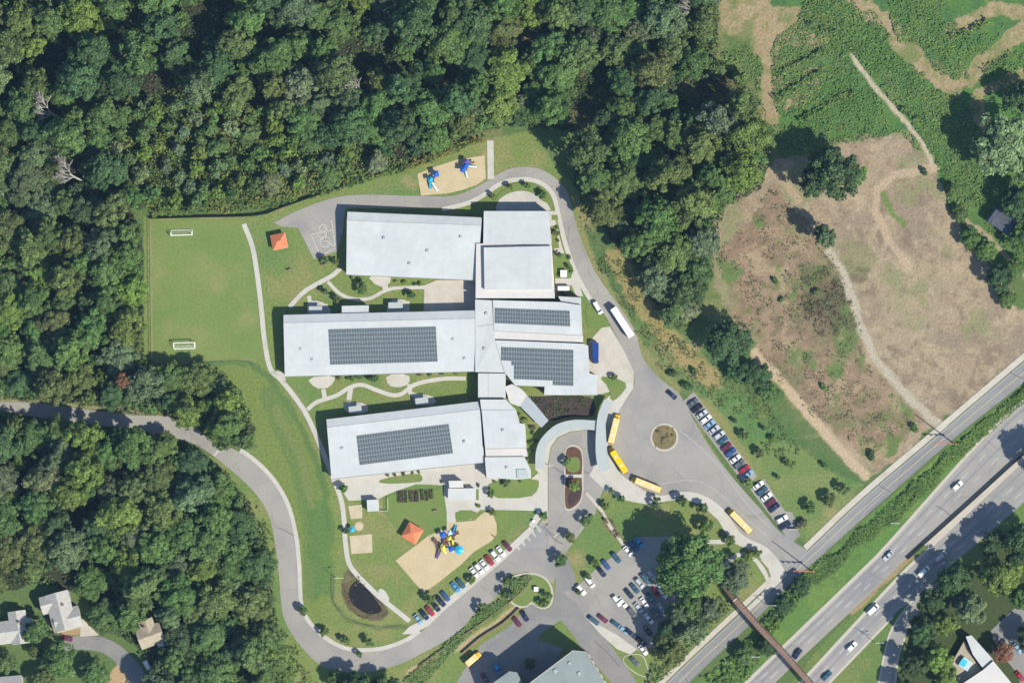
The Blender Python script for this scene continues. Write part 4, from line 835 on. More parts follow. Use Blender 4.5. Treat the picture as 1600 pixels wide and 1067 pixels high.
def fence(lab, line, h=1.5):
    p = catmull(line, 12); t = thing('chain_fence', lab, 'fence', at(*p[0]), group='wire fences')
    for k in (.15, .8, 1.0):
        b = MB()
        for a, b_ in zip(p[:-1], p[1:]): A, B = at(*a, h * k), at(*b_, h * k); b.tube(A, B, .035, .035, 4)
        b.build('rail', M['metal'], t)
    for a in p: v = at(*a); b = MB(); b.tube(v, v + Vector((0, 0, h)), .06, .05, 5); b.build('post', M['metal'], t)
wall_line('shadow_fence', 'dark fence by pitch and north wood, mostly added to cast a shadow band', 'fence', [(234, 342), (310, 340), (402, 337), (440, 325), (520, 297), (600, 270), (640, 256), (700, 234), (746, 220)], .12, 1.9, M['dark'], 10)  # real along the pitch; eastwards added to cast a dark band
fence('wire fence along the west side of the sports field', [(234, 343), (235, 450), (237, 564)], 1.8)
fence('wire fence curving round the slope south of the sports field', [(237, 566), (320, 568), (385, 566), (420, 590)], 1.3); fence('dark wire fence beside the pond', [(520, 900), (521, 935), (545, 968), (590, 980), (632, 978)], 1.2)

# ------------------------------------------------------------------ foliage prototypes (kept out of the scene, copied below)
def leaf_quads(b, c, rx, ry, rz, n, s, rg, up=.35, tone=(.7, 1.3)):
    for _ in range(n):
        d = Vector((rg.gauss(0, 1), rg.gauss(0, 1), rg.gauss(.35, 1))).normalized()
        k = rg.uniform(.78, 1.06)
        p = Vector((c[0] + d.x * rx * k, c[1] + d.y * ry * k, c[2] + d.z * rz * k))
        nn = (d + Vector((rg.gauss(0, .5), rg.gauss(0, .5), rg.gauss(up, .5)))).normalized()
        u = nn.orthogonal().normalized(); u.rotate(Matrix.Rotation(rg.uniform(0, 6.3), 3, nn)); v = nn.cross(u); ss = s * rg.uniform(.6, 1.3); w2 = ss * rg.uniform(.55, .9)
        b.face([p - u * ss - v * w2 * .3, p + u * .1 * ss - v * w2, p + u * ss + v * w2 * .2, p - u * .1 * ss + v * w2], 0, rg.uniform(*tone))
ICO = None
def blob(b, c, rx, ry, rz, t, rg):
    bm = bmesh.new(); bmesh.ops.create_icosphere(bm, subdivisions=1, radius=1)
    b.mesh([(c[0] + v.co.x * rx * rg.uniform(.85, 1.1), c[1] + v.co.y * ry * rg.uniform(.85, 1.1), c[2] + v.co.z * rz) for v in bm.verts], [tuple(x.index for x in f.verts) for f in bm.faces], 0, t); bm.free()
def make_tree(seed, r, h, lobes, per, ls, core=.8, lr0=.21, lr1=.33):
    rg = random.Random(seed); cr = MB()
    base = h * .36; ph = rg.uniform(0, 6.283); ex = rg.uniform(.8, 1.22); miss = rg.uniform(0, 6.283)
    for k in range(lobes):          # branch ends spread over a dome, so that the crown closes with a broken outline
        a = k * 2.39996 + ph + rg.uniform(-.35, .35); q = min(.95, math.sqrt((k + .5) / lobes) * .92 + rg.uniform(-.1, .1)); lr = r * rg.uniform(lr0, lr1)
        zz = base + (h - base) * (1 - .62 * q * q - rg.uniform(0, .26)) - lr * .5
        if q > .55 and math.cos(a - miss) > .55 and rg.random() < .6: q *= rg.uniform(.4, .7); zz -= .12 * h
        c = (math.cos(a) * q * r * ex, math.sin(a) * q * r / ex, max(base * .8, zz)); t0 = rg.uniform(.76, 1.28)
        blob(cr, c, lr * core, lr * core, lr * core * .8, t0 * .95, rg)
        leaf_quads(cr, c, lr, lr, lr * .85, per, ls, rg, up=.5, tone=(t0 * .62, t0 * 1.38))
    for k in range(lobes // 3):      # outer wisps break the outline
        a = rg.uniform(0, 6.283); q = rg.uniform(.75, 1.04); leaf_quads(cr, (math.cos(a) * q * r, math.sin(a) * q * r, base + (h - base) * rg.uniform(.1, .5)), r * .14, r * .14, r * .10, per // 4, ls, rg)
    tr = MB(); tr.tube((0, 0, -.1), (0, 0, h * .55), r * .055, r * .03, 7)
    for k in range(5):
        a = k * 1.257 + rg.uniform(-.3, .3); z0 = h * rg.uniform(.25, .45); tr.tube((0, 0, z0), (math.cos(a) * r * .6, math.sin(a) * r * .6, z0 + h * .28), r * .025, r * .008, 5)
    return cr, tr
def proto_mesh(mb_, name, m, tone):
    o = mb_.build(name, m, tone=tone); me = o.data; bpy.data.objects.remove(o); return me
PT = []
for s in range(12):
    cr, tr = make_tree(100 + s, 6.0, 13.0 + (s % 3) * 2, 34 + s % 4 * 5, 88, .37, lr0=.17, lr1=.31); PT.append((proto_mesh(cr, 'crown', M['leaf'], True), proto_mesh(tr, 'trunk', M['bark'], False)))
ST = []
for s in range(4):
    cr, tr = make_tree(200 + s, 2.0, 5.0, 9, 55, .28, lr0=.3, lr1=.45); ST.append((proto_mesh(cr, 'crown', M['leaf'], True), proto_mesh(tr, 'trunk', M['bark'], False)))
SH = []
for s in range(3):
    rg = random.Random(300 + s); b = MB()
    for k in range(5):
        c = (rg.uniform(-.5, .5), rg.uniform(-.5, .5), rg.uniform(.45, .8)); blob(b, c, .42, .42, .42, 1, rg); leaf_quads(b, c, .55, .55, .5, 45, .2, rg)
    t = MB(); t.tube((0, 0, -.05), (0, 0, .5), .08, .05, 5)
    SH.append((proto_mesh(b, 'foliage', M['leaf'], True), proto_mesh(t, 'stem', M['bark'], False)))
def dead(seed):
    rg = random.Random(seed); b = MB(); t = MB(); t.tube((0, 0, -.1), (0, 0, 7), .34, .22, 7)
    def br(p, d, L, r_, n):
        q = p + d * L; b.tube(p, q, r_, r_ * .6, 4)
        if n:
            for _ in range(3): br(p + d * L * rg.uniform(.45, 1), (d + Vector((rg.gauss(0, .33), rg.gauss(0, .33), rg.gauss(.1, .2)))).normalized(), L * .68, r_ * .62, n - 1)
    for k in range(7):
        a = rg.uniform(0, 6.28); br(Vector((0, 0, rg.uniform(4.5, 7))), Vector((math.cos(a) * .5, math.sin(a) * .5, 1)).normalized(), rg.uniform(2.2, 3.4), .13, 4)
    return proto_mesh(b, 'bare_branches', M['deadwood'], False), proto_mesh(t, 'trunk', M['deadwood'], False)
DT = [dead(1), dead(2)]
count = {}
def plant(kind, protos, px, py, scale, color, label, cat, group=None, zs=1.0):
    me = protos[rnd.randrange(len(protos))]
    count[kind] = count.get(kind, 0) + 1
    t = thing(kind, label, cat, at(px, py), rnd.uniform(0, 6.28), group); t.scale = (scale, scale, scale * zs)
    for m_ in me:
        o = bpy.data.objects.new(m_.name.split('.')[0], m_); COL.objects.link(o); o.parent = t
        o.color = (*color, 1)
    return t
def jit(c, rg, k=.16):
    f = rg.uniform(1 - k, 1 + k); return tuple(min(.6, max(.005, v * f * rg.uniform(.92, 1.08))) for v in c)
GREEN = {'mid green': (.086, .146, .044), 'dark green': (.060, .108, .042), 'grey green': (.104, .148, .072), 'yellow green': (.122, .182, .040), 'olive green': (.100, .138, .044), 'brownish': (.122, .120, .064), 'rusty': (.20, .105, .062), 'pale green': (.138, .184, .084)}

# ------------------------------------------------------------------ woods
GAPS = [(85, 108, 26), (110, 90, 20), (12, 148, 18), (25, 125, 16), (250, 125, 26), (270, 140, 18), (186, 158, 14), (300, 60, 24), (345, 25, 34), (315, 20, 22), (388, 130, 12), (200, 55, 14), (555, 92, 26), (600, 90, 26), (480, 50, 13), (425, 50, 16), (405, 150, 12), (702, 130, 14), (925, 135, 28), (908, 175, 30), (885, 222, 30), (860, 235, 16), (1090, 148, 28), (1130, 145, 22), (1070, 165, 14), (820, 55, 14), (640, 20, 10), (190, 300, 12), (35, 340, 16), (95, 345, 14), (1015, 320, 16), (1000, 345, 18), (965, 380, 20), (1100, 255, 8), (60, 600, 8), (200, 592, 6), (95, 952, 30), (25, 982, 30), (236, 992, 30), (256, 1008, 20), (230, 968, 12),
        (60, 720, 16), (40, 760, 22), (25, 800, 12), (120, 810, 24), (150, 790, 14), (200, 745, 14), (360, 790, 10), (385, 900, 14), (240, 945, 14), (170, 930, 18), (100, 900, 22), (20, 900, 18), (300, 880, 9), (85, 178, 18), (110, 192, 8), (112, 272, 20), (135, 285, 8), (165, 135, 12), (565, 145, 14)]
LOW = [(200, 150), (300, 140), (420, 165), (520, 225), (640, 248), (560, 280), (430, 310), (236, 330), (175, 280), (180, 200)]      # younger, lower growth
LM = [('sports field', 310, 450), ('north playground', 705, 270), ('gym block', 810, 420), ('cleared field', 1400, 420), ('white trailer', 975, 505), ('western road', 120, 650), ('road bend', 440, 880), ('lane houses', 90, 960), ('silvery dead tree', 118, 275), ('dirt track', 1200, 90), ('largest shaded hollow', 580, 92), ('grey dead tree', 165, 135), ('tan clearing', 1190, 60), ('basketball court', 500, 375), ('access road loop', 840, 265), ('road stop line', 340, 703), ('rusty tree', 205, 592), ('large field tree', 1302, 278), ('small tan house', 235, 990), ('lone dead tree', 572, 150), ('corner dead tree', 1095, 22)]
def place_phrase(x, y):
    n, lx, ly = min(LM, key=lambda q: math.hypot(q[1] - x, q[2] - y)); dx, dy = x - lx, ly - y; d = math.hypot(dx, dy)
    dirs = ['east', 'north-east', 'north', 'north-west', 'west', 'south-west', 'south', 'south-east']
    return f"{'close to' if d < 110 else 'some way' if d < 230 else 'far'} {dirs[int(round(math.atan2(dy, dx) / (math.pi / 4))) % 8]} of the {n}".replace('close to', 'just')
rg = random.Random(5)
pts = []
def try_add(x, y, r, wood, k):
    for (a, b_, r2, *_r) in pts:
        if (a - x) ** 2 + (b_ - y) ** 2 < (k * (r + r2)) ** 2: return False
    pts.append((x, y, r, wood)); return True
for wood, poly in WOODS.items():
    A = np.array(poly); lo, hi = A.min(0), A.max(0)
    for rr, tries, k in ((29, 2000, .74), (22, 4800, .72), (15, 7000, .70)):
        xs, ys = np.random.default_rng(int(rr) + len(wood)).uniform(lo, hi, (tries, 2)).T
        ok = inside(xs, ys, poly)
        for ca, sa in ((1, 0), (-1, 0), (0, 1), (0, -1)):
            ex_, ey_ = xs + rr * .62 * ca, ys + rr * .62 * sa; u_ = (ex_ < 0) | (ey_ < 0) | (ey_ > 1067)
            for pg in WOODS.values(): u_ |= inside(ex_, ey_, pg)
            ok &= u_
        if rr > 20: ok &= ~inside(xs, ys, LOW)
        for x, y in zip(xs[ok], ys[ok]):
            if any(math.hypot(x - gx, y - gy) < gr + rr * .38 for gx, gy, gr in GAPS): continue
            try_add(x, y, rr * rg.uniform(.85, 1.15), wood, k)
pts.sort(key=lambda p: -p[2])
tint_n = lambda x, y, s, sc: float(fbm(np.array([x]), np.array([y]), sc, s)[0])
extra = []; recs = []
st_h = lambda x, y: min(1, max(0, (tint_n(x, y, 620, 70) - .35) / .3))
for i, (x, y, r, wood) in enumerate(pts):
    u = tint_n(x, y, 400, 120) * .55 + rg.random() * .45
    tint = 'dark green' if u < .35 else 'mid green' if u < .55 else 'olive green' if u < .64 else 'grey green' if u < .71 else 'yellow green' if u < .79 else 'brownish' if u > .94 else 'pale green'
    if wood == 'north wood' and 850 < x < 1000 and tint in ('yellow green', 'brownish'): tint = 'mid green'
    low = bool(inside(np.array([x]), np.array([y]), LOW)[0])
    if low and tint in ('dark green', 'olive green'): tint = rg.choice(['mid green', 'yellow green', 'pale green'])
    h = r * .25 * (rg.uniform(1.2, 1.7) if low else rg.uniform(1.5, 2.0) + 1.1 * st_h(x, y)) * (1.45 if any(math.hypot(x - gx - .8 * (gr + 20), y - gy - .6 * (gr + 20)) < 26 for gx, gy, gr in GAPS[:36]) else 1)
    if i < 300:
        size = 'broad' if r > 26 else 'medium' if r > 19 else 'slim'
        recs.append([f"{size} {tint} {wood.replace(' ', '-')} tree, {place_phrase(x, y)}", x, y, r, jit(GREEN[tint], rg, .12), f'trees of the {wood}', h / (r * .25) / 2.5])
    else: extra.append((x, y, r, jit(GREEN[tint], rg, .12)))
byl = {}
for q_ in recs: byl.setdefault(q_[0], []).append(q_)
NUM = ['first', 'second', 'third', 'fourth', 'fifth', 'sixth', 'seventh', 'eighth', 'ninth', 'tenth']
for lab, L in byl.items():
    L.sort(key=lambda q_: q_[2])
    for k, q_ in enumerate(L):
        if len(L) == 2: q_[0] += ', ' + ('northern' if k == 0 else 'southern') + ' of two'
        elif len(L) > 2: q_[0] += f', {NUM[k]} from north'
for lab, x, y, r, c, g_, zs_ in recs: plant('broadleaf_tree', PT, x, y, r * .25 / 6.0, c, lab, 'tree', g_, zs_)
print('FOREST', len(pts), 'extra', len(extra))
# the smaller wood trees past the first 300: one mass, real leaves
def quads_object(name, P, N, S_, C_, label=None):
    n = len(P); r1 = R.normal(size=(n, 3)); U = np.cross(N, r1); U /= np.linalg.norm(U, axis=1)[:, None] + 1e-9; V_ = np.cross(N, U)
    S2 = S_ * R.uniform(.55, .9, n)
    v = np.stack([P - U * S_[:, None] - V_ * S2[:, None] * .3, P + U * .1 * S_[:, None] - V_ * S2[:, None], P + U * S_[:, None] + V_ * S2[:, None] * .2, P - U * .1 * S_[:, None] + V_ * S2[:, None]], 1).reshape(-1, 3)
    me = bpy.data.meshes.new(name); me.vertices.add(4 * n); me.vertices.foreach_set('co', v.ravel())
    me.loops.add(4 * n); me.loops.foreach_set('vertex_index', np.arange(4 * n, dtype=np.int32)); me.polygons.add(n); me.polygons.foreach_set('loop_start', np.arange(0, 4 * n, 4, dtype=np.int32))
    me.update()
    a = me.color_attributes.new('Col', 'FLOAT_COLOR', 'CORNER'); a.data.foreach_set('color', np.repeat(np.concatenate([C_, np.ones((n, 1))], 1), 4, 0).ravel())
    me.materials.append(M['clump']); o = bpy.data.objects.new(name, me); COL.objects.link(o); o['kind'] = 'stuff'; return o
if extra:
    Ps, Ns, Ss, Cs = [], [], [], []
    for x, y, r, c in extra:
        rm = r * .25; c0 = at(x, y); hh = rm * 2.3
        for k in range(7):
            a, q_ = rg.uniform(0, 6.28), math.sqrt(rg.random()) * .65; lr = rm * rg.uniform(.35, .5)
            lc = np.array([c0.x + math.cos(a) * q_ * rm, c0.y + math.sin(a) * q_ * rm, hh * (.8 - .3 * q_) - rg.random()])
            n = 55; d = R.normal(size=(n, 3)) + [0, 0, .5]; d /= np.linalg.norm(d, axis=1)[:, None]
            Ps.append(lc + d * lr); nn = d + R.normal(size=(n, 3)) * .5; Ns.append(nn / np.linalg.norm(nn, axis=1)[:, None]); Ss.append(R.uniform(.4, .8, n)); Cs.append(np.array(c) * R.uniform(.7, 1.35, (n, 1)))
    quads_object('woodland_understorey', np.concatenate(Ps), np.concatenate(Ns), np.concatenate(Ss), np.concatenate(Cs))
# undergrowth, brush and creepers: leaf clumps in patches
PATHPTS = [(x_, y_, 5) for x_, y_ in catmull([(1330, 88), (1370, 140), (1410, 185), (1440, 222), (1458, 262)], 5)]
def scatter(name, poly, dens, hmax, size, cols, clump=9.0, keep=0.0, flat=.6, seed=0, avoid=(), edge=10):
    A = np.array(poly, float); lo, hi = A.min(0), A.max(0)
    n = int((hi[0] - lo[0]) * (hi[1] - lo[1]) * .0625 * dens); g = np.random.default_rng(900 + seed)
    x, y = g.uniform(lo, hi, (n, 2)).T; wx_, wy_ = (fbm(x, y, 30, 401, 3) - .5) * edge, (fbm(x, y, 30, 402, 3) - .5) * edge; ok = inside(x + wx_, y + wy_, poly)
    hgt = fbm(x, y, clump, 33 + seed, 3); ok &= hgt > keep + g.normal(0, .03, n)
    for ax, ay, ar in list(avoid) + PATHPTS: ok &= np.hypot(x - ax, y - ay) > ar
    x, y, hgt = x[ok], y[ok], hgt[ok]; n = len(x)
    if not n: return
    k = np.clip((hgt - keep) / (.75 - keep), 0, 1)
    z = hmax * k * g.uniform(.75, 1.0, n) + .03
    P = np.stack([(x - 800) * .25, (533.5 - y) * .25, z], -1); kk = ((H - z) / H)[:, None]
    P[:, :2] = np.array([CX, CY]) + (P[:, :2] - np.array([CX, CY])) * kk
    N = g.normal(size=(n, 3)) * (1 - flat); N[:, 2] += 1 * flat + .2; N /= np.linalg.norm(N, axis=1)[:, None]
    cs = np.array(cols); w_ = fbm(x, y, 40, 77 + seed, 3); idx = np.clip(((w_ - .3) / .4 * len(cs)).astype(int) + g.integers(-1, 2, n), 0, len(cs) - 1)
    quads_object(name, P, N, g.uniform(.5, 1.3, n) * size * (.65 + .8 * fbm(x, y, 24, 55 + seed, 2)), cs[idx] * g.uniform(.7, 1.3, (n, 1)))
gc = [GREEN[k] for k in ('dark green', 'mid green', 'olive green', 'mid green', 'yellow green')]
LM_BRUSH = [(.082, .158, .044), (.100, .176, .048), (.090, .164, .056), (.135, .200, .050), (.115, .170, .056)]
i_ = 0
for wood, poly in WOODS.items():
    i_ += 1; scatter('undergrowth', poly, 1.5, 3.5, .6, gc[:4], 14, .30, seed=i_, avoid=[(a, b_, c + 6) for a, b_, c in GAPS])
i_ = 60
for wood, poly in WOODS.items():
    i_ += 1; scatter('undergrowth', poly, 2.4, 1.5, .45, [(.045, .078, .028), (.060, .096, .032), (.050, .075, .036), (.080, .110, .036), (.07, .066, .042)], 12, .30, flat=.65, seed=i_)  # low leaves coloured darker, putting the shade of the gaps into them
scatter('creeper_thicket', [(1205, 100), (1225, 60), (1260, 10), (1310, 0), (1380, 60), (1430, 110), (1480, 150), (1520, 170), (1530, 260), (1560, 290), (1540, 330), (1500, 330), (1470, 270), (1430, 210), (1390, 160), (1330, 95), (1380, 180), (1400, 205), (1330, 215), (1280, 222), (1240, 195), (1205, 185)], 5.5, 1.2, .34, LM_BRUSH, 13, .24, flat=.85, seed=11, edge=55)
scatter('creeper_thicket', [(1125, 95), (1160, 70), (1185, 90), (1195, 190), (1215, 215), (1200, 270), (1170, 300), (1195, 240), (1185, 180), (1160, 118)], 4.2, 1.5, .36, LM_BRUSH, 10, .30, flat=.75, seed=32, edge=30)
scatter('creeper_thicket', [(1195, 195), (1240, 198), (1290, 222), (1345, 212), (1420, 203), (1436, 226), (1400, 212), (1340, 222), (1290, 232), (1250, 240), (1205, 225)], 4.2, 1.3, .34, LM_BRUSH, 10, .30, flat=.75, seed=34, edge=25)
scatter('creeper_thicket', [(1262, -30), (1312, -30), (1400, 60), (1330, 95), (1250, 30)], 4.2, 1.5, .36, LM_BRUSH, 10, .30, flat=.75, seed=35, edge=30)
scatter('creeper_thicket', [(1345, -30), (1480, -30), (1480, 40), (1500, 70), (1560, 40), (1570, 55), (1500, 115), (1480, 125), (1410, 45)], 5.5, 1.2, .34, LM_BRUSH, 13, .24, flat=.85, seed=12, edge=50)
scatter('creeper_thicket', [(1530, 120), (1650, 30), (1650, 140), (1540, 150)], 3.8, 1.4, .36, LM_BRUSH, 10, .36, flat=.75, seed=13, edge=40)
scatter('creeper_thicket', [(1500, 250), (1600, 250), (1650, 300), (1650, 420), (1600, 420), (1545, 360), (1500, 310)], 3.8, 1.4, .36, LM_BRUSH, 10, .36, flat=.75, seed=15, edge=40)
for k, L in enumerate(([(1208, 154), (1240, 138), (1284, 112)], [(1250, 190), (1290, 165), (1335, 142)], [(1282, 44), (1298, 46), (1314, 56)], [(1408, 170), (1425, 182), (1442, 190)], [(1486, 62), (1510, 52), (1544, 32)], [(1536, 112), (1560, 100), (1584, 82)], [(1215, 120), (1250, 100), (1290, 80)])):
    scatter('creeper_thicket', ribbon_poly(L, 9), 9, 2.6, .4, LM_BRUSH, 6, .15, flat=.6, seed=40 + k)
scatter('brush', [(905, 335), (940, 370), (985, 425), (1050, 520), (1110, 560), (1180, 600), (1250, 700), (1240, 740), (1150, 660), (1080, 600), (1030, 575), (1000, 530), (960, 455), (920, 390)], 3.0, .8, .3, [(.085, .125, .042), (.11, .135, .05), (.075, .115, .04)], 11, .42, seed=16, edge=25)
scatter('brush', [(1120, 400), (1210, 290), (1300, 400), (1330, 470), (1360, 570), (1430, 650), (1370, 720), (1250, 630), (1150, 500)], 2.6, .6, .26, [(.115, .135, .055), (.15, .12, .085), (.095, .13, .05)], 11, .52, seed=17, edge=30)
scatter('brush', [(1255, 432), (1300, 420), (1332, 470), (1326, 522), (1285, 528), (1252, 480)], 4.5, .9, .28, [(.11, .085, .06), (.085, .105, .045), (.13, .10, .075)], 8, .42, seed=31, edge=30)
scatter('hedge_foliage', [(630, 1067), (700, 1002), (750, 958), (790, 930), (800, 912), (828, 898), (832, 905), (790, 950), (720, 1005), (665, 1075)], 8, 1.4, .32, LM_BRUSH, 20, .08, flat=.75, seed=18, edge=12)
scatter('hedge_foliage', [(1250, 905), (1300, 868), (1360, 818), (1500, 692), (1600, 608), (1690, 535), (1690, 560), (1600, 630), (1470, 745), (1400, 815), (1330, 868), (1262, 925)], 9, 2.0, .32, [(.075, .125, .038), (.095, .155, .04), (.115, .178, .042), (.10, .165, .04)], 26, .05, flat=.75, seed=19, edge=16)
scatter('hedge_foliage', [(1100, 1062), (1180, 990), (1240, 915), (1262, 925), (1200, 1000), (1170, 1060), (1140, 1080)], 3.6, 3.2, .55, [(.06, .105, .034), (.085, .14, .038), (.11, .17, .04)], 12, .26, seed=20)
scatter('hedge_foliage', [(1040, 1010), (1085, 965), (1120, 930), (1150, 945), (1060, 1040), (1010, 1075), (1015, 1040)], 2.6, 2.6, .5, [(.105, .14, .05), (.12, .15, .055), (.09, .13, .045)], 12, .26, seed=21)
scatter('hedge_foliage', [(262, 1040), (400, 1010), (445, 1010), (500, 1067), (470, 1090), (262, 1090)], 2.4, 2.0, .5, gc, 11, .36, seed=22)
scatter('brush', [(400, 780), (428, 850), (432, 960), (470, 1020), (440, 1040), (420, 980), (408, 880)], 2.4, .8, .4, [(.08, .125, .036), (.065, .11, .03)], 10, .46, seed=23)
scatter('brush', [(236, 300), (400, 312), (520, 285), (640, 248), (760, 212), (758, 222), (640, 266), (520, 300), (400, 332), (236, 340)], 5, 3.6, .42, [(.085, .14, .038), (.115, .165, .038), (.15, .175, .036), (.17, .16, .045)], 11, .22, seed=24)
scatter('undergrowth', LOW, 3.0, 4.0, .45, [(.085, .14, .038), (.115, .165, .038), (.145, .185, .036), (.15, .16, .05)], 16, .26, seed=29)
scatter('brush', [(800, 622), (850, 619), (925, 619), (930, 640), (890, 646), (856, 656), (840, 640)], 5, .9, .35, [(.05, .08, .03), (.075, .10, .03), (.09, .075, .045)], 8, .42, seed=25)
scatter('brush', [(1023, 665), (1053, 665), (1053, 700), (1023, 700)], 4, .6, .3, [(.10, .10, .045), (.12, .11, .05), (.07, .1, .03)], 6, .5, seed=26)
scatter('brush', [(936, 798), (950, 806), (972, 838), (962, 842), (946, 826)], 4, .8, .3, [(.12, .10, .035), (.09, .09, .03)], 6, .42, seed=27)
scatter('brush', [(545, 890), (560, 900), (600, 950), (606, 962), (570, 968), (535, 930)], 3, .7, .3, [(.10, .095, .05), (.12, .11, .06)], 6, .55, seed=28, avoid=[(572, 935, 20)])

# single trees that stand out
def tree(px, py, r, tint, lab, h=None, grp=None):
    return plant('broadleaf_tree', PT, px, py, r * .25 / 6.0, jit(tuple(v * (.85 if tint == 'dark green' else 1) for v in GREEN[tint]), rg, .06), lab, 'tree', grp, (h or r * .25 * 2.3) / (r * .25) / 2.7)
tree(198, 596, 13, 'rusty', 'small dull reddish tree in the wood above the western road', 21); tree(1300, 276, 40, 'dark green', 'large dark tree standing alone at the north end of the cleared field', 30); tree(1270, 288, 22, 'dark green', 'smaller dark tree touching the large field tree', 24); tree(1335, 275, 18, 'mid green', 'small green tree on the east flank of the large field tree', 9)
tree(1288, 372, 17, 'grey green', 'grey green tree beside the gravel track head in the cleared field', 23)
tree(1140, 535, 32, 'dark green', 'large dark tree between the tan brush and the dirt track', 17); tree(1178, 588, 25, 'dark green', 'dark tree at the top of the dirt track', 10); tree(1205, 615, 16, 'mid green', 'small tree on the verge of the dirt track', 6); tree(1150, 578, 16, 'dark green', 'small dark tree tucked south of the large dark tree', 7)
tree(1072, 480, 24, 'pale green', 'pale tree at the tip of the north wood facing the trailer', 10)
tree(1080, 882, 46, 'mid green', 'huge green tree spreading over the east parking lot', 29); tree(1050, 900, 26, 'mid green', 'tree shading the red car in the east lot', 13); tree(1152, 902, 25, 'grey green', 'rounded grey green tree inside the curved path', 11); tree(1172, 868, 9, 'yellow green', 'little yellow green tree by the curved path', 4)
tree(828, 1036, 9, 'olive green', 'small olive tree in the deep shade of the grey green building', 5); tree(1080, 985, 24, 'grey green', 'pale bushy tree on the slope above the frontage road', 19); tree(1050, 1020, 20, 'olive green', 'olive bushy tree on the slope near the exit road', 17); tree(1082, 940, 24, 'mid green', 'green tree between the huge tree and the bushy slope', 20); tree(1045, 985, 16, 'dark green', 'dark tree shading the back rows of the east lot', 18); tree(1062, 962, 20, 'grey green', 'pale bushy tree at the southeast edge of the east lot', 18); tree(1035, 1000, 15, 'olive green', 'small bushy tree at the south edge of the east lot', 14); tree(1110, 950, 18, 'grey green', 'bushy tree west of the footbridge ramp', 16)
for x, y, r, c, l in ((1562, 228, 44, 'pale green', 'huge pale tree at the edge of the creeper thicket'), (1600, 160, 30, 'dark green', 'dark tree by the eastern frame edge above the pale tree'), (1518, 372, 17, 'mid green', 'tree midway along the east edge of the cleared field'), (1540, 392, 16, 'mid green', 'tree below the dirt path on the field edge'), (1562, 435, 20, 'dark green', 'rounded dark tree at the east corner of the cleared field'), (1585, 420, 15, 'mid green', 'small tree beside the rounded dark tree'), (1572, 465, 15, 'mid green', 'small tree south of the rounded dark tree'), (1488, 300, 11, 'mid green', 'small bushy tree north of the field edge row'), (1500, 335, 12, 'mid green', 'small bushy tree second along the field edge row'), (1590, 320, 26, 'dark green', 'dark tree overhanging the shaded dark grey house'), (1600, 372, 22, 'mid green', 'tree behind the shaded dark grey house'), (1610, 260, 26, 'pale green', 'pale tree by the frame edge beneath the huge pale tree'),
                     (1490, 905, 26, 'dark green', 'dark tree beside the highway merge'), (1562, 900, 30, 'yellow green', 'yellow green tree above the pale roofed building'), (1518, 950, 24, 'pale green', 'pale grey green tree north of the pale roofed building'), (1478, 975, 18, 'yellow green', 'yellow green tree nearest the slip road'), (1465, 1030, 22, 'yellow green', 'bright yellow green tree west of the tan terrace'), (1480, 1060, 18, 'yellow green', 'yellow green tree at the frame edge by the terrace'), (1567, 1018, 17, 'rusty', 'orange brown tree beside the pale roofed building'), (1600, 850, 34, 'dark green', 'dark tree leaning over the highway at the frame edge'), (1550, 848, 20, 'dark green', 'dark roadside tree where the highway leaves the shade'), (1440, 985, 22, 'dark green', 'dark tree on the inside of the slip road'), (1428, 1040, 20, 'dark green', 'dark tree beside the slip road near the frame edge'), (1600, 930, 22, 'mid green', 'green tree east of the yellow green tree'), (1455, 940, 20, 'dark green', 'dark tree at the nose of the slip road'), (1612, 1000, 22, 'dark green', 'dark tree shading the corner car park'), (1628, 720, 26, 'dark green', 'dark tree at the highway edge by the frame'), (1415, 1075, 16, 'mid green', 'small tree at the foot of the slip road'),
                     (100, 1030, 26, 'mid green', 'bright green tree inside the bend of the lane'), (60, 985, 20, 'mid green', 'tree between the two grey lane houses'), (150, 1050, 20, 'mid green', 'green tree beside the bare bank of the lane'), (70, 1062, 18, 'olive green', 'olive tree below the lane at the frame edge'), (12, 1035, 16, 'mid green', 'tree behind the house at the frame edge'), (265, 1060, 18, 'dark green', 'dark tree over the lane cars'), (58, 1015, 12, 'olive green', 'little olive tree in front of the beige house'), (300, 1060, 20, 'mid green', 'tree at the frame edge east of the lane'),
                     (560, 1072, 24, 'dark green', 'dark tree shading the road bend from the frame edge'), (605, 1075, 22, 'dark green', 'second dark tree shading the road bend'), (530, 1062, 16, 'mid green', 'small tree on the verge of the shaded bend'), (1200, 1010, 14, 'dark green', 'dark bushy tree by the second footbridge pier'), (1252, 915, 16, 'dark green', 'dark verge tree across from the bus yard exit'), (1225, 945, 15, 'dark green', 'verge tree by the street lamp on the frontage road'), (1165, 1022, 15, 'olive green', 'olive bushy tree west of the footbridge')):
    tree(x, y, r, c, l, r * .25 * 3.0 if x > 1400 and y > 700 else None)
for x, y in ((108, 192), (138, 288), (176, 142), (580, 158), (1102, 30)): 
    t = plant('dead_tree', DT, x, y, rnd.uniform(1.25, 1.5), (1, 1, 1), {108: 'bare dead tree leaning in the north wood beside a shaded gap', 138: 'bare silvery dead tree at the west edge of the north wood', 176: 'bare grey dead tree between two shaded hollows', 580: 'bare dead tree south of the largest shaded hollow', 1102: 'bare grey tree at the north-east corner of the wood'}[x], 'dead tree', None, 1.2)
    t.rotation_euler = (math.radians(-rnd.uniform(14, 24)), math.radians(-rnd.uniform(26, 38)), 0)
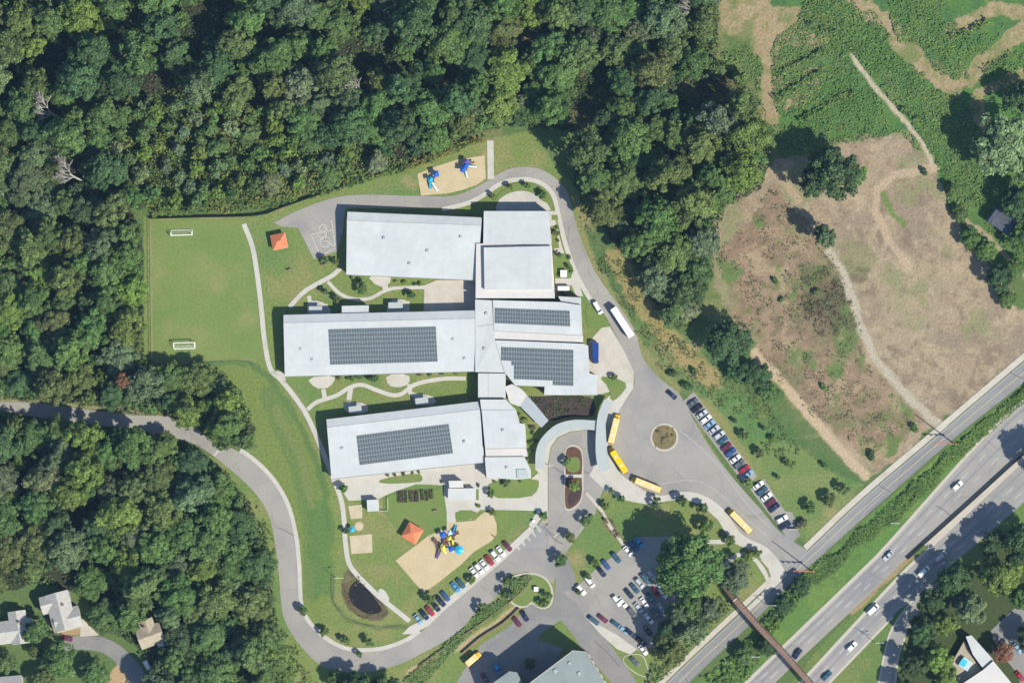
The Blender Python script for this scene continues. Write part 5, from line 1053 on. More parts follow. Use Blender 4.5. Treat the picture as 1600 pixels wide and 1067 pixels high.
# planted young trees
YT = [(474, 954, 7, 'on the road verge at the west bend'), (508, 987, 7, 'second along the bend verge'), (541, 1000, 6.5, 'third along the bend verge'), (578, 1002, 7, 'south of the pond'), (562, 1022, 5, 'beside the shaded road kerb'), (753, 952, 9, 'at the foot of the green slope'), (793, 929, 8, 'on the green slope beside the kerb'), (797, 909, 9, 'at the top of the green slope'), (856, 931, 6, 'on the rounded lawn island'), (850, 943, 6.5, 'lower on the rounded lawn island'), (672, 935, 8, 'at the corner of the large sand area'), (634, 940, 0, ''),
      (891, 840, 8, 'beside the yard entrance'), (876, 876, 10, 'west of the sloping lawn'), (918, 813, 9, 'by the dropoff exit kerb'), (930, 880, 6, 'on the sloping lawn'), (919, 901, 5, 'above the white vans'), (904, 924, 4.5, 'at the corner of the east lot'), (956, 767, 5, 'by the bus pavement steps'), (972, 780, 6, 'first along the bus pavement lawn'), (1025, 786, 8, 'second along the bus pavement lawn'), (1066, 783, 8, 'third along the bus pavement lawn'), (1099, 795, 9, 'at the curve of the bus pavement'), (1104, 823, 11, 'on the lawn south of the curved pavement'), (946, 790, 6, 'by the planted footpath'), (1141, 845, 8, 'by the short concrete path'), (1183, 863, 7, 'near the yard exit'),
      (1318, 764, 9, 'on the slope closest to the frontage road'), (1297, 781, 10, 'on the slope second from the frontage road'), (1267, 793, 9, 'on the slope third from the frontage road'), (1187, 709, 7, 'in the middle of the slope'), (1163, 681, 7, 'behind the silver parked cars'), (1230, 723, 5, 'on the upper slope'), (1207, 685, 4.5, 'among the slope weeds'), (1193, 668, 4, 'high on the slope'), (1148, 658, 4, 'near the white parked car'), (1215, 745, 4, 'small on the lower slope'), (1290, 728, 5, 'beside the dirt track foot'),
      (568, 452, 8, 'in the courtyard lawn'), (528, 468, 6, 'by the courtyard fork'), (508, 456, 5, 'inside the courtyard path'), (643, 462, 6, 'beside the courtyard porch'), (560, 588, 6, 'against the long wing'), (584, 592, 6, 'against the long wing by the path'), (897, 759, 9, 'on the dropoff island'), (885, 721, 6, 'in the island bed'), (768, 771, 6, 'beside the school corner lawn'), (791, 756, 5, 'under the south block wall'), (770, 800, 5, 'by the south walkway'), (850, 806, 6, 'at the dropoff kerb'), (738, 906, 6, 'on the parking row island'),
      (797, 293, 5, 'on the crescent lawn'), (823, 291, 5, 'second on the crescent lawn'), (771, 307, 5, 'at the west tip of the crescent lawn'), (848, 306, 6, 'at the east tip of the crescent lawn'), (874, 399, 4, 'by the gym walk'), (866, 364, 4, 'north of the gym walk'), (889, 418, 4, 'beside the access road bed'), (538, 764, 7, 'at the corner of the slanted wing'), (508, 408, 6, 'by the basketball court'), (525, 410, 5, 'below the basketball court'), (541, 830, 5, 'by the small sand yard'), (712, 858, 0, ''), (1170, 753, 7, 'between the parked cars'), (944, 470, 0, ''), (960, 590, 5, 'south of the loading yard')]
ORD_ = ['first', 'second', 'third', 'fourth', 'fifth', 'sixth', 'seventh', 'eighth', 'ninth', 'tenth']
for x, y, r, wh in YT:
    if not r: continue
    tint = rg.choice(['dark green', 'mid green', 'mid green', 'olive green']); tint = 'yellow green' if x in (738, 1170, 897) else tint
    plant('young_tree', ST, x, y, r * .25 / 2.0, jit(GREEN[tint], rg, .1), f'young {tint} planted tree {wh}', 'tree', 'young trees planted round the school', 1.1 if r < 9 else 1.0)
for x, y, r, c, l in ((1253, 820, 10, 'brownish', 'rust brown shrub bed beside the last parked car'), (1430, 668, 8, 'mid green', 'green bush at the corner of the cleared field'), (1364, 712, 8, 'dark green', 'dark bush near the frontage road edge of the field'), (880, 458, 5, 'olive green', 'low shrub by the gym corner'), (1075, 602, 9, 'dark green', 'dark shrub clump behind the lone dark car'), (1050, 585, 8, 'dark green', 'dark shrub on the verge above the lone car'), (1085, 580, 7, 'dark green', 'small dark shrub in the tan brush'), (820, 655, 5, 'yellow green', 'yellow shrub against the slanted wing'), (830, 690, 5, 'olive green', 'olive shrub between wing and canopy'), (833, 668, 5, 'brownish', 'rusty shrub beside the covered walkway'), (1445, 268, 7, 'dark green', 'dark shrub at the field corner by the pale track'), (946, 812, 4, 'brownish', 'tan shrub along the planted footpath'), (1210, 440, 6, 'mid green', 'green bush in the brown western field'), (1222, 470, 5, 'mid green', 'second green bush in the brown western field'), (1275, 455, 7, 'mid green', 'green bush in the dark scrub patch'), (1285, 605, 6, 'mid green', 'green bush south of the dark scrub'), (1265, 35, 6, 'dark green', 'dark shrub in the tan clearing'), (700, 862, 0, '', '')):
    if r: plant('shrub', SH, x, y, r * .25 / 1.0, jit(GREEN[c], rg, .08), l, 'shrub')

for nm, P_ in (('the basketball court wing', [(550, 434), (562, 437), (618, 440), (632, 442), (648, 443), (655, 443)]), ('the longest wing', [(530, 590), (544, 591), (552, 592), (566, 590), (576, 591), (590, 590), (655, 586), (672, 585), (690, 584), (712, 583)]), ('the slanted wing', [(606, 742), (618, 741), (632, 740), (645, 739), (655, 737)]), ('the gym block', [(871, 356), (871, 366), (871, 376), (889, 402), (875, 430), (893, 425)]), ('the south school block', [(772, 752), (784, 753), (796, 752), (812, 752)]), ('the garden hut', [(690, 752), (748, 758), (748, 790)]), ('the drop-off canopy', [(832, 676), (836, 690), (830, 704), (826, 716), (812, 650)])):
    for k, (x, y) in enumerate(P_): plant('shrub', SH, x, y, rnd.uniform(.7, 1.1), jit(GREEN[rnd.choice(['mid green', 'olive green', 'dark green', 'yellow green', 'brownish'])], rg, .1), f'low planted shrub, {ORD_[k]} along the planting by {nm}', 'shrub', 'shrubs planted by the school walls')

# ------------------------------------------------------------------ vehicles
def car_proto(L, W_, Hh, cab, hood, name, cat):
    """cab = (rear base, rear top, front top, front base) in x; body colour is the object's colour"""
    t = thing(name, 'x', cat, (0, 0, 0)); h = W_ / 2; hl = L / 2; zb = .28; zs = Hh * .62
    st_ = [(-hl, .80, zs * .78), (-hl * .93, .96, zs * .98), (cab[0], 1.0, zs), (cab[3], 1.0, zs), (hl * .9, .95, zs * .84), (hl, .78, zs * .68)]
    b = MB(); rings = []
    for x, kw, zt in st_: rings.append([(x, -h * kw * .92, zb), (x, -h * kw, zb + .25), (x, -h * kw * .98, zt * .86), (x, -h * kw * .82, zt), (x, h * kw * .82, zt), (x, h * kw * .98, zt * .86), (x, h * kw, zb + .25), (x, h * kw * .92, zb)])
    vs_ = [p for r_ in rings for p in r_]; fs = []
    for i in range(len(rings) - 1):
        for j in range(8): fs.append((i * 8 + j, i * 8 + (j + 1) % 8, (i + 1) * 8 + (j + 1) % 8, (i + 1) * 8 + j))
    fs += [tuple(range(7, -1, -1)), tuple((len(rings) - 1) * 8 + j for j in range(8))]
    b.mesh(vs_, fs); b.build('body', M['car'], t, True)
    wb, wt = h * .84, h * .68; z0, z1 = zs - .01, Hh
    A = [(cab[0], -wb, z0), (cab[3], -wb, z0), (cab[3], wb, z0), (cab[0], wb, z0)]; B = [(cab[1], -wt, z1 - .05), (cab[2], -wt, z1 - .05), (cab[2], wt, z1 - .05), (cab[1], wt, z1 - .05)]
    b = MB(); b.prism([(x, y, z - .0) for x, y, z in B], [(x * .98, y * .94, z1) for x, y, z in B]); b.build('roof', M['car'], t, True)
    for nm, f in (('windscreen', (A[1], A[2], B[2], B[1])), ('rear_window', (A[3], A[0], B[0], B[3])), ('side_window', (A[0], A[1], B[1], B[0])), ('side_window', (A[2], A[3], B[3], B[2]))):
        b = MB(); b.face(f); b.build(nm, M['glass'], t, True)
    for x in (-hl * .62, hl * .62):
        for y in (-h + .1, h - .1):
            b = MB(); b.tube((x, y - .11, .32), (x, y + .11, .32), .32, .32, 10); b.build('wheel', M['dark'], t, True)
    for y in (-h * .6, h * .6):
        b = MB(); b.box((hl - .06, y, zs * .6), (.14, .34, .16)); b.build('headlight', M['lamp'], t, True)
        b = MB(); b.box((-hl + .05, y, zs * .66), (.12, .3, .16)); b.build('tail_light', M['taillight'], t, True)
    return t
SED = car_proto(4.6, 1.85, 1.45, (-1.75, -1.15, .25, 1.0), 1, 'parked_car', 'car')
SUV = car_proto(4.8, 1.95, 1.75, (-2.15, -1.85, .35, 1.05), 1, 'parked_suv', 'car')
VAN = car_proto(5.4, 2.05, 2.1, (-2.55, -2.4, 1.2, 1.95), 1, 'parked_van', 'van')
PROTOS = {'car': [SED, 0], 'suv': [SUV, 0], 'van': [VAN, 0]}
COLS = {'white': (.72, .72, .71), 'silver': (.42, .44, .46), 'light blue': (.20, .34, .46), 'navy': (.012, .02, .055), 'black': (.012, .013, .016), 'red': (.34, .015, .03), 'maroon': (.13, .015, .035), 'blue': (.03, .075, .22), 'teal': (.03, .09, .13), 'grey': (.10, .11, .125), 'sky blue': (.05, .26, .5)}
def vehicle(kind, px, py, dx, dy, col, label, group):
    p = PROTOS[kind]; t = p[0] if p[1] == 0 else copy_tree(p[0]); p[1] += 1
    t.location = at(px, py, .045); t.rotation_euler = (0, 0, math.atan2(-dy, dx)); t['label'] = label; t['group'] = group
    for ch in t.children:
        if ch.name.split('.')[0] in ('body', 'roof'): ch.color = (*COLS[col], 1)
    return t
ORD = ['first', 'second', 'third', 'fourth', 'fifth', 'sixth', 'seventh', 'eighth', 'ninth', 'tenth', 'eleventh', 'twelfth', 'thirteenth', 'fourteenth']
def row(cars, d, phrase, group):
    for i, (x, y, c, k) in enumerate(cars):
        vehicle(k, x, y, d[0] + rnd.uniform(-.03, .03), d[1] + rnd.uniform(-.03, .03), c, f'{c} {"van" if k == "van" else "car"}, {ORD[i]} {phrase}', group)
row([(1083, 629, 'grey', 'car'), (1089, 638, 'black', 'suv'), (1097, 647, 'silver', 'car'), (1103, 655, 'white', 'suv'), (1109, 663, 'light blue', 'car'), (1116, 671, 'silver', 'car'), (1124, 680, 'silver', 'suv'), (1129, 688, 'teal', 'car'), (1135, 698, 'maroon', 'car'), (1142, 707, 'blue', 'suv'), (1149, 717, 'white', 'car'), (1155, 725, 'grey', 'suv'), (1163, 733, 'red', 'car'), (1169, 741, 'light blue', 'car')], (.8, -.6), 'from the north in the row facing the roundabout', 'cars parked along the east edge of the bus yard')
row([(1185, 758, 'white', 'car'), (1191, 767, 'teal', 'suv'), (1198, 776, 'white', 'car'), (1204, 785, 'maroon', 'car'), (1210, 793, 'navy', 'suv')], (.8, -.6), 'in the short row below the yellow bush', 'cars parked along the east edge of the bus yard')
row([(1222, 811, 'white', 'suv'), (1227, 821, 'navy', 'suv')], (.85, -.5), 'of the pair next to the rust brown shrub', 'cars parked along the east edge of the bus yard')
row([(654, 967, 'light blue', 'car'), (663, 960, 'navy', 'car'), (672, 954, 'red', 'car'), (681, 947, 'black', 'car'), (689, 939, 'navy', 'suv'), (696, 931, 'blue', 'car'), (712, 917, 'sky blue', 'car'), (720, 911, 'teal', 'car')], D1, 'from the south in the row below the sand area', 'cars parked along the street by the large sand area')
row([(741, 894, 'white', 'car'), (749, 888, 'white', 'suv'), (757, 882, 'white', 'car'), (765, 875, 'red', 'car'), (774, 868, 'white', 'suv'), (783, 861, 'white', 'car'), (793, 853, 'maroon', 'car')], D1, 'past the parking row island', 'cars parked along the street by the large sand area')
row([(908, 921, 'white', 'suv'), (921, 908, 'white', 'van'), (940, 893, 'navy', 'car'), (947, 882, 'blue', 'car'), (963, 871, 'teal', 'suv'), (981, 861, 'white', 'car'), (990, 853, 'blue', 'suv'), (999, 847, 'sky blue', 'car')], D1, 'from the south-west in the lawn side row of the east lot', 'cars parked in the east lot')
row([(964, 938, 'white', 'suv'), (973, 941, 'white', 'car'), (983, 927, 'navy', 'car'), (992, 919, 'teal', 'car'), (1000, 911, 'silver', 'suv'), (1008, 904, 'teal', 'suv'), (1018, 898, 'silver', 'suv')], D1, 'in the middle row of the east lot', 'cars parked in the east lot')
row([(988, 957, 'grey', 'suv'), (998, 949, 'silver', 'car'), (1007, 941, 'white', 'car'), (1016, 934, 'teal', 'suv'), (1025, 925, 'red', 'car'), (1033, 917, 'white', 'car'), (1036, 926, 'white', 'suv')], D1, 'in the third row of the east lot', 'cars parked in the east lot')
row([(1014, 966, 'white', 'car'), (1024, 958, 'grey', 'suv'), (1034, 950, 'silver', 'car'), (1044, 976, 'maroon', 'car'), (1057, 965, 'blue', 'car'), (1012, 985, 'black', 'car')], D1, 'in the tree shaded back rows of the east lot', 'cars parked in the east lot')
row([(928, 969, 'teal', 'suv'), (942, 966, 'maroon', 'car'), (963, 975, 'teal', 'car'), (974, 983, 'light blue', 'car'), (986, 989, 'navy', 'suv'), (1002, 1002, 'black', 'suv')], (.75, .6), 'along the exit side of the east lot', 'cars parked in the east lot')
for a in (('car', 1005, 1015, .62, .78, 'white', 'white car parked alone at the south corner of the east lot', 'cars parked in the east lot'), ('car', 992, 1033, .7, .72, 'grey', 'dark grey car in the shade beside the green island', 'cars parked in the east lot'),
          ('car', 820, 962, .5, .86, 'navy', 'navy car beside the maroon car in the lower lot', 'cars in the lower lot'), ('car', 808, 971, .6, .8, 'maroon', 'maroon car beside the navy car in the lower lot', 'cars in the lower lot'), ('suv', 778, 1044, .5, .86, 'sky blue', 'sky blue car in the shade of the grey roofed annex', 'cars in the lower lot'), ('car', 757, 1059, .5, .86, 'maroon', 'dark maroon car at the frame edge by the annex', 'cars in the lower lot'),
          ('car', 1050, 617, .75, .66, 'navy', 'lone dark car stopped at the kerb above the parked row', 'cars parked along the east edge of the bus yard'), ('van', 934, 481, .5, .86, 'white', 'white van on the access road across from the trailer', 'vehicles at the loading yard'),
          ('suv', 1496, 759, .72, -.69, 'white', 'white car alone on the upper highway carriageway', 'cars driving on the highway'), ('car', 1246, 1021, -.6, .8, 'navy', 'navy car just past the footbridge on the upper carriageway', 'cars driving on the highway'), ('van', 1364, 952, .72, -.69, 'white', 'white van on the lower carriageway below the median', 'cars driving on the highway'), ('suv', 1331, 1010, .72, -.69, 'white', 'white car behind the van on the lower carriageway', 'cars driving on the highway'), ('car', 1292, 1055, .72, -.69, 'teal', 'dark teal car near the footbridge on the lower carriageway', 'cars driving on the highway'), ('van', 1443, 893, .72, -.69, 'white', 'white van second ahead at the slip road merge', 'cars driving on the highway'), ('van', 1470, 869, .72, -.69, 'silver', 'silver van leading at the slip road merge', 'cars driving on the highway'), ('car', 1388, 868, -.72, .69, 'silver', 'pale silver car at the kerb of the upper carriageway', 'cars driving on the highway'),
          ('car', 1594, 1056, .6, .7, 'red', 'red car in the shaded corner car park', 'cars in the corner car park'), ('car', 1590, 1012, .6, .7, 'light blue', 'light blue car in the shaded corner car park', 'cars in the corner car park'),
          ('van', 232, 1041, .5, .86, 'white', 'white van parked on the edge of the lane', 'cars by the lane'), ('suv', 255, 1005, .93, -.25, 'white', 'white car beside the small tan house', 'cars by the lane'), ('car', 270, 1031, .9, -.35, 'sky blue', 'sky blue car in the shade by the lane', 'cars by the lane'), ('car', 105, 997, .9, .2, 'maroon', 'dark car below the large light grey house', 'cars by the lane')):
    vehicle(*a)
for p in PROTOS.values():
    assert p[1]

def bus(px, py, dx, dy, L, roofm, label, hatch=2):
    t = thing('school_bus', label, 'school bus', at(px, py, .045), math.atan2(-dy, dx), 'yellow school buses'); h, hl = 1.22, L / 2
    hx = hl - 1.5
    def ring(x, k, zt): return [(x, -h * k, .45), (x, -h * k, zt - .45), (x, -h * k * .9, zt - .14), (x, -h * k * .55, zt), (x, h * k * .55, zt), (x, h * k * .9, zt - .14), (x, h * k, zt - .45), (x, h * k, .45)]
    def loft(rs, nm, m, part=None):
        b = MB(); n = 8; b.mesh([p for r_ in rs for p in r_], [(i * n + j, i * n + (j + 1) % n, (i + 1) * n + (j + 1) % n, (i + 1) * n + j) for i in range(len(rs) - 1) for j in range(n)] + [tuple(range(n - 1, -1, -1)), tuple((len(rs) - 1) * n + j for j in range(n))]); return b.build(nm, m, t, True)
    loft([ring(-hl, .95, 2.9), ring(-hl + .2, 1, 3.0), ring(hx - .2, 1, 3.0), ring(hx, .96, 2.9)], 'body', M['bus'])
    b = MB(); b.prism([(-hl + .15, -h * .99, 2.9), (hx - .15, -h * .99, 2.9), (hx - .15, h * .99, 2.9), (-hl + .15, h * .99, 2.9)], [(-hl + .3, -h * .8, 3.06), (hx - .3, -h * .8, 3.06), (hx - .3, h * .8, 3.06), (-hl + .3, h * .8, 3.06)]); ro = b.build('roof', roofm, t, True)
    for k in range(hatch):
        b = MB(); x = -hl + L * (.28 + .36 * k); b.box((x, 0, 3.12), (.8, .7, .1)); b.build('roof_hatch', M['white'], ro, True)
    for k in range(1, 5):
        b = MB(); x = -hl + (L - 1.6) * k / 5; b.box((x, 0, 3.065), (.06, 1.4, .03)); b.build('roof_rib', M['bus'], ro, True)
    loft([ring(hx + .002, .9, 1.75), ring(hl - .2, .84, 1.55), ring(hl, .7, 1.35)], 'bonnet', M['bus'])
    b = MB(); b.face([(hx + .02, -h * .85, 1.75), (hx + .02, h * .85, 1.75), (hx + .02, h * .82, 2.55), (hx + .02, -h * .82, 2.55)]); b.build('windscreen', M['glass'], t, True)
    for s in (-1, 1):
        for k in range(int(L / 1.1) - 2):
            x = -hl + .8 + k * 1.05; b = MB(); b.box((x, s * (h + .01), 2.05), (.85, .03, .6)); b.build('side_window', M['glass'], t, True)
        for x in (-hl * .55, hx - .3):
            b = MB(); b.tube((x, s * (h - .28), .48), (x, s * (h + .02), .48), .48, .48, 12); b.build('wheel', M['dark'], t, True)
    for x in (-hl - .06, hl + .06):
        b = MB(); b.box((x, 0, .55), (.12, 2.2, .25)); b.build('bumper', M['dark'], t, True)
bus(960, 670, .24, -.97, 11.6, M['busroof'], 'pale yellow school bus, first in line beside the tall canopy')
bus(966, 719, -.54, -.84, 11.4, M['busroof2'], 'bright yellow school bus with two white roof hatches, second in line')
bus(1010, 757, -.93, -.37, 12.2, M['busroof'], 'pale yellow school bus, last of the three in line by the curved kerb')
bus(1156, 814, -.7, -.71, 12.2, M['busroof'], 'yellow school bus parked alone near the yard exit', 1)
bus(740, 1029, .76, -.65, 7.0, M['busroof'], 'short yellow school bus in the lower lot', 1)

def truck(px, py, dx, dy, L, W_, Ht, boxm, cabm, label, nm, cat, cabL=2.0):
    t = thing(nm, label, cat, at(px, py, .05), math.atan2(-dy, dx), 'vehicles at the loading yard'); hl = L / 2; bl = hl - cabL
    b = MB(); b.prism([(-hl, -W_ / 2, 1.0), (bl, -W_ / 2, 1.0), (bl, W_ / 2, 1.0), (-hl, W_ / 2, 1.0)], [(-hl, -W_ / 2, Ht), (bl, -W_ / 2, Ht), (bl, W_ / 2, Ht), (-hl, W_ / 2, Ht)]); bo = b.build('box_body', boxm, t, True)
    for k in range(1, int(L / 1.2)):
        x = -hl + k * 1.15
        if x < bl - .2: b = MB(); b.box((x, 0, Ht + .015), (.07, W_ - .1, .03)); b.build('roof_rib', M['fascia'] if boxm is M['white'] else boxm, bo, True)
    b = MB(); b.box((0, 0, .8), (L * .95, 1.0, .3)); b.build('chassis', M['dark'], t, True)
    if cabm:
        b = MB(); w2 = W_ / 2 - .1; b.mesh([(bl + .1, -w2, .5), (hl, -w2, .5), (hl, w2, .5), (bl + .1, w2, .5), (bl + .1, -w2 + .1, 2.4), (hl - .7, -w2 + .1, 2.4), (hl - .7, w2 - .1, 2.4), (bl + .1, w2 - .1, 2.4), (hl, -w2, 1.3), (hl, w2, 1.3)], [(0, 1, 8, 5, 4), (2, 3, 7, 6, 9), (4, 5, 6, 7), (1, 2, 9, 8), (0, 4, 7, 3), (0, 3, 2, 1)]); b.build('cab', cabm, t, True)
        b = MB(); b.face([(hl - .02, -w2 + .1, 1.36), (hl - .02, w2 - .1, 1.36), (hl - .66, w2 - .15, 2.38), (hl - .66, -w2 + .15, 2.38)]); b.build('windscreen', M['glass'], t, True)
    for s in (-1, 1):
        for x in ((-hl + 1.2, -hl + 2.4, bl - .6) if not cabm else (-hl + 1.2, hl - 1.1)):
            b = MB(); b.tube((x, s * (W_ / 2 - .3), .5), (x, s * (W_ / 2 - .02), .5), .5, .5, 12); b.build('wheel', M['dark'], t, True)
truck(973, 504, -.55, -.84, 13.2, 2.6, 3.8, M['white'], None, 'long white box trailer parked on the verge of the access road', 'box_trailer', 'trailer', .1)
truck(931, 552, 0, 1, 8.0, 2.3, 3.0, M['truckblue'], M['truckblue'], 'blue box truck backed up in the loading yard', 'box_truck', 'truck')

# ------------------------------------------------------------------ play and sports equipment, small furniture
def goal(px, py, rz, lab, flip):
    t = thing('football_goal', lab, 'goal', at(px, py), rz, 'goals on the sports field'); s = -1 if flip else 1
    w2, d, h = 4.1, 2.2, 2.3
    for x in (-w2, w2):
        b = MB(); b.tube((x, 0, 0), (x, 0, h), .16); b.build('post', M['white'], t, True)
        b = MB(); b.tube((x, 0, h), (x, s * 1.0, h), .1); b.tube((x, s * 1.0, h), (x, s * d, .1), .1); b.tube((x, 0, .1), (x, s * d, .1), .13); b.build('side_frame', M['white'], t, True)
    b = MB(); b.tube((-w2, 0, h), (w2, 0, h), .18); b.build('crossbar', M['white'], t, True)
    b = MB(); b.tube((-w2, s * d, .1), (w2, s * d, .1), .16); b.build('ground_bar', M['white'], t, True)
    b = MB()
    for k in range(15):
        x = -w2 + k * w2 / 7; b.tube((x, s * 1.0, h), (x, s * d, .1), .018, .018, 3)
    for k in range(6): y = s * (1 + k * (d - 1) / 5); z = h - k * (h - .1) / 5; b.tube((-w2, y, z), (w2, y, z), .018, .018, 3)
    b.build('net', M['white'], t, True)['kind'] = 'stuff'
goal(284, 368, .03, 'white framed goal at the north end of the sports field', False); goal(288, 536, .03, 'white framed goal at the south end of the sports field', True)
def play(px, py, rz, lab, decks, slides, roofs, bridges, scale=1.0):
    t = thing('play_structure', lab, 'playground', at(px, py, .05), rz, 'climbing structures on the sand areas'); t.scale = (scale,) * 3
    for x, y, z, s in decks:
        b = MB(); b.box((x, y, z), (s, s, .14)); d = b.build('deck', M['brown_pl'], t, True)
        for a in (-s / 2, s / 2):
            for c in (-s / 2, s / 2): b = MB(); b.tube((x + a, y + c, 0), (x + a, y + c, z + 1.1), .08); b.build('post', M['brown_pl'], t, True)
    for x, y, z, m, s in roofs:
        b = MB(); e = s / 2; b.mesh([(x - e, y - e, z), (x + e, y - e, z), (x + e, y + e, z), (x - e, y + e, z), (x, y, z + .8)], [(0, 1, 4), (1, 2, 4), (2, 3, 4), (3, 0, 4), (3, 2, 1, 0)]); b.build('play_roof', M[m], t, True)
    for a, z, c, m in slides:
        n = 6; A = Vector((*a, z)); B = Vector((*c, .25)); d = (B - A); d.z = 0; d.normalize(); sd_ = Vector((-d.y, d.x, 0)) * .42; b = MB()
        for k in range(n):
            p, q_ = A.lerp(B, k / n), A.lerp(B, (k + 1) / n)
            b.face([p + sd_, q_ + sd_, q_ - sd_, p - sd_])
            for s in (1, -1): b.mesh([p + sd_ * s, q_ + sd_ * s, q_ + sd_ * s + Vector((0, 0, .3)), p + sd_ * s + Vector((0, 0, .3))], [(0, 1, 2, 3)])
        b.build('slide', M[m], t, True)
    for a, c, z, m in bridges:
        b = MB(); A, B = Vector((*a, z)), Vector((*c, z)); d = (B - A).normalized(); sd_ = Vector((-d.y, d.x, 0)) * .4; b.prism([A + sd_, B + sd_, B - sd_, A - sd_], [p + Vector((0, 0, .1)) for p in (A + sd_, B + sd_, B - sd_, A - sd_)]); b.build('walkway', M[m], t, True)
play(675, 282, .2, 'climbing structure with two blue slides at the west end of the north sand area', [(0, 0, 1.5, 1.8), (2.0, 1.6, 1.8, 1.6)], [((-.6, -.8), 1.5, (-1.2, -3.2), 'cyan_pl'), ((1.6, .8), 1.6, (-1.5, 1.4), 'cyan_pl'), ((0, -.9), 1.5, (1.4, -4.6), 'pale_pl')], [(2.2, 2.0, 3.0, 'blue_pl', 2.2), (-.4, .2, 2.8, 'cyan_pl', 1.8)], [((0, 0), (2, 1.6), 1.5, 'brown_pl')])
play(727, 263, -.1, 'climbing structure with a dark blue roof at the east end of the north sand area', [(0, 0, 1.6, 1.8), (.6, 2.0, 1.8, 1.6)], [((1.0, .6), 1.6, (4.4, .8), 'pale_pl'), ((.3, -.8), 1.6, (1.4, -3.6), 'pale_pl')], [(-.6, -.8, 2.9, 'blue_pl', 2.2), (.5, 1.0, 3.0, 'blue_pl', 2.0), (.4, 2.4, 2.9, 'purple_pl', 2.0)], [((1, 2), (3.4, 2.6), 1.6, 'brown_pl')])
play(697, 848, .35, 'big multi coloured climbing structure in the middle of the large sand area', [(0, 0, 1.5, 1.8), (3.0, 1.0, 1.7, 1.8), (-2.8, -1.6, 1.4, 1.6), (-3.6, 2.2, 1.3, 1.4), (5.4, 2.2, 1.5, 1.4)], [((3.4, 1.6), 1.7, (6.2, 5.2), 'cyan_pl'), ((0, -.8), 1.5, (1.6, -4.2), 'pale_pl'), ((-3, -2), 1.4, (-5.6, -4.4), 'purple_pl'), ((3, .2), 1.7, (2.2, -3.2), 'yellow_pl'), ((-2.4, -.8), 1.4, (-1.2, -3.8), 'yellow_pl')], [(0, 3.4, 2.8, 'blue_pl', 2.2), (2.8, 3.2, 2.9, 'pale_pl', 1.8), (1.2, -3.0, 2.6, 'blue_pl', 2.0), (2.0, 1.2, 2.9, 'yellow_pl', 1.6), (-1.6, -1.4, 2.8, 'yellow_pl', 1.8)], [((0, 0), (3, 1), 1.5, 'brown_pl'), ((0, 0), (-2.8, -1.6), 1.4, 'brown_pl'), ((3, 1), (5.4, 2.2), 1.5, 'brown_pl'), ((-2.8, -1.6), (-3.6, 2.2), 1.3, 'brown_pl'), ((0, 0), (0, 3.4), 1.5, 'brown_pl')])
def umbrella(px, py, m, lab, r=1.4):
    t = thing('shade_umbrella', lab, 'umbrella', at(px, py, .05), rnd.random() * 3, 'shade umbrellas in the play yards')
    b = MB(); b.cone((0, 0, 2.4), r, .7, 8); b.build('canopy', M[m], t, True); b = MB(); b.tube((0, 0, 0), (0, 0, 3.05), .05); b.build('pole', M['metal'], t, True)
umbrella(718, 859, 'cyan_pl', 'turquoise shade umbrella at the corner of the large sand area', 1.8); umbrella(551, 827, 'cyan_pl', 'small turquoise umbrella by the round sand spot', 1.1)
def bench(px, py, rz, lab):
    t = thing('park_bench', lab, 'bench', at(px, py, .06), rz, 'benches round the school')
    b = MB(); b.box((0, 0, .45), (1.8, .45, .06)); b.build('seat', M['wood'], t, True); b = MB(); b.box((0, .24, .72), (1.8, .06, .4)); b.build('backrest', M['wood'], t, True)
    for x in (-.75, .75): b = MB(); b.box((x, 0, .21), (.08, .4, .42)); b.build('leg', M['metal'], t, True)
bench(452, 422, .3, 'wooden bench alone on the lawn below the orange pavilion'); bench(505, 414, .1, 'wooden bench below the basketball court'); bench(680, 798, .2, 'wooden bench at the edge of the garden lawn'); bench(772, 838, -.7, 'wooden bench at the east rim of the large sand area')
# garden beds
gk = 0
for x, y, wv_, hv in ((626, 776, 2.4, 4.4), (634, 776, 1.2, 4.6), (642, 775, 1.2, 4.4), (650, 775, 2.2, 4.4), (660, 773, 1.2, 4.2), (667, 774, 1.2, 4.2), (674, 772, 1.6, 3.6)):
    t = thing('garden_bed', f'raised timber vegetable bed, {ORD[gk]} from the shed in the garden row', 'garden bed', at(x, y, .07), 0.05, 'raised beds in the school garden'); gk += 1
    b = MB()
    for a, s in (((0, hv / 2, .2), (wv_, .1, .4)), ((0, -hv / 2, .2), (wv_, .1, .4)), ((wv_ / 2, 0, .2), (.1, hv - .11, .4)), ((-wv_ / 2, 0, .2), (.1, hv - .11, .4))): b.box(a, s)
    b.build('timber_frame', M['wood'], t, True); b = MB(); b.box((0, 0, .15), (wv_ - .12, hv - .12, .3)); b.build('soil', M['mulch_dark'], t, True)
    b = MB(); rg2 = random.Random(gk)
    for k in range(16): leaf_quads(b, (rg2.uniform(-wv_ * .35, wv_ * .35), rg2.uniform(-hv * .42, hv * .42), .5), .35, .4, .3, 14, .18, rg2)
    o = b.build('crop_plants', M['leaf'], t, True, tone=True); o.color = (*jit((.07, .12, .03), rg2, .3), 1); o['kind'] = 'stuff'
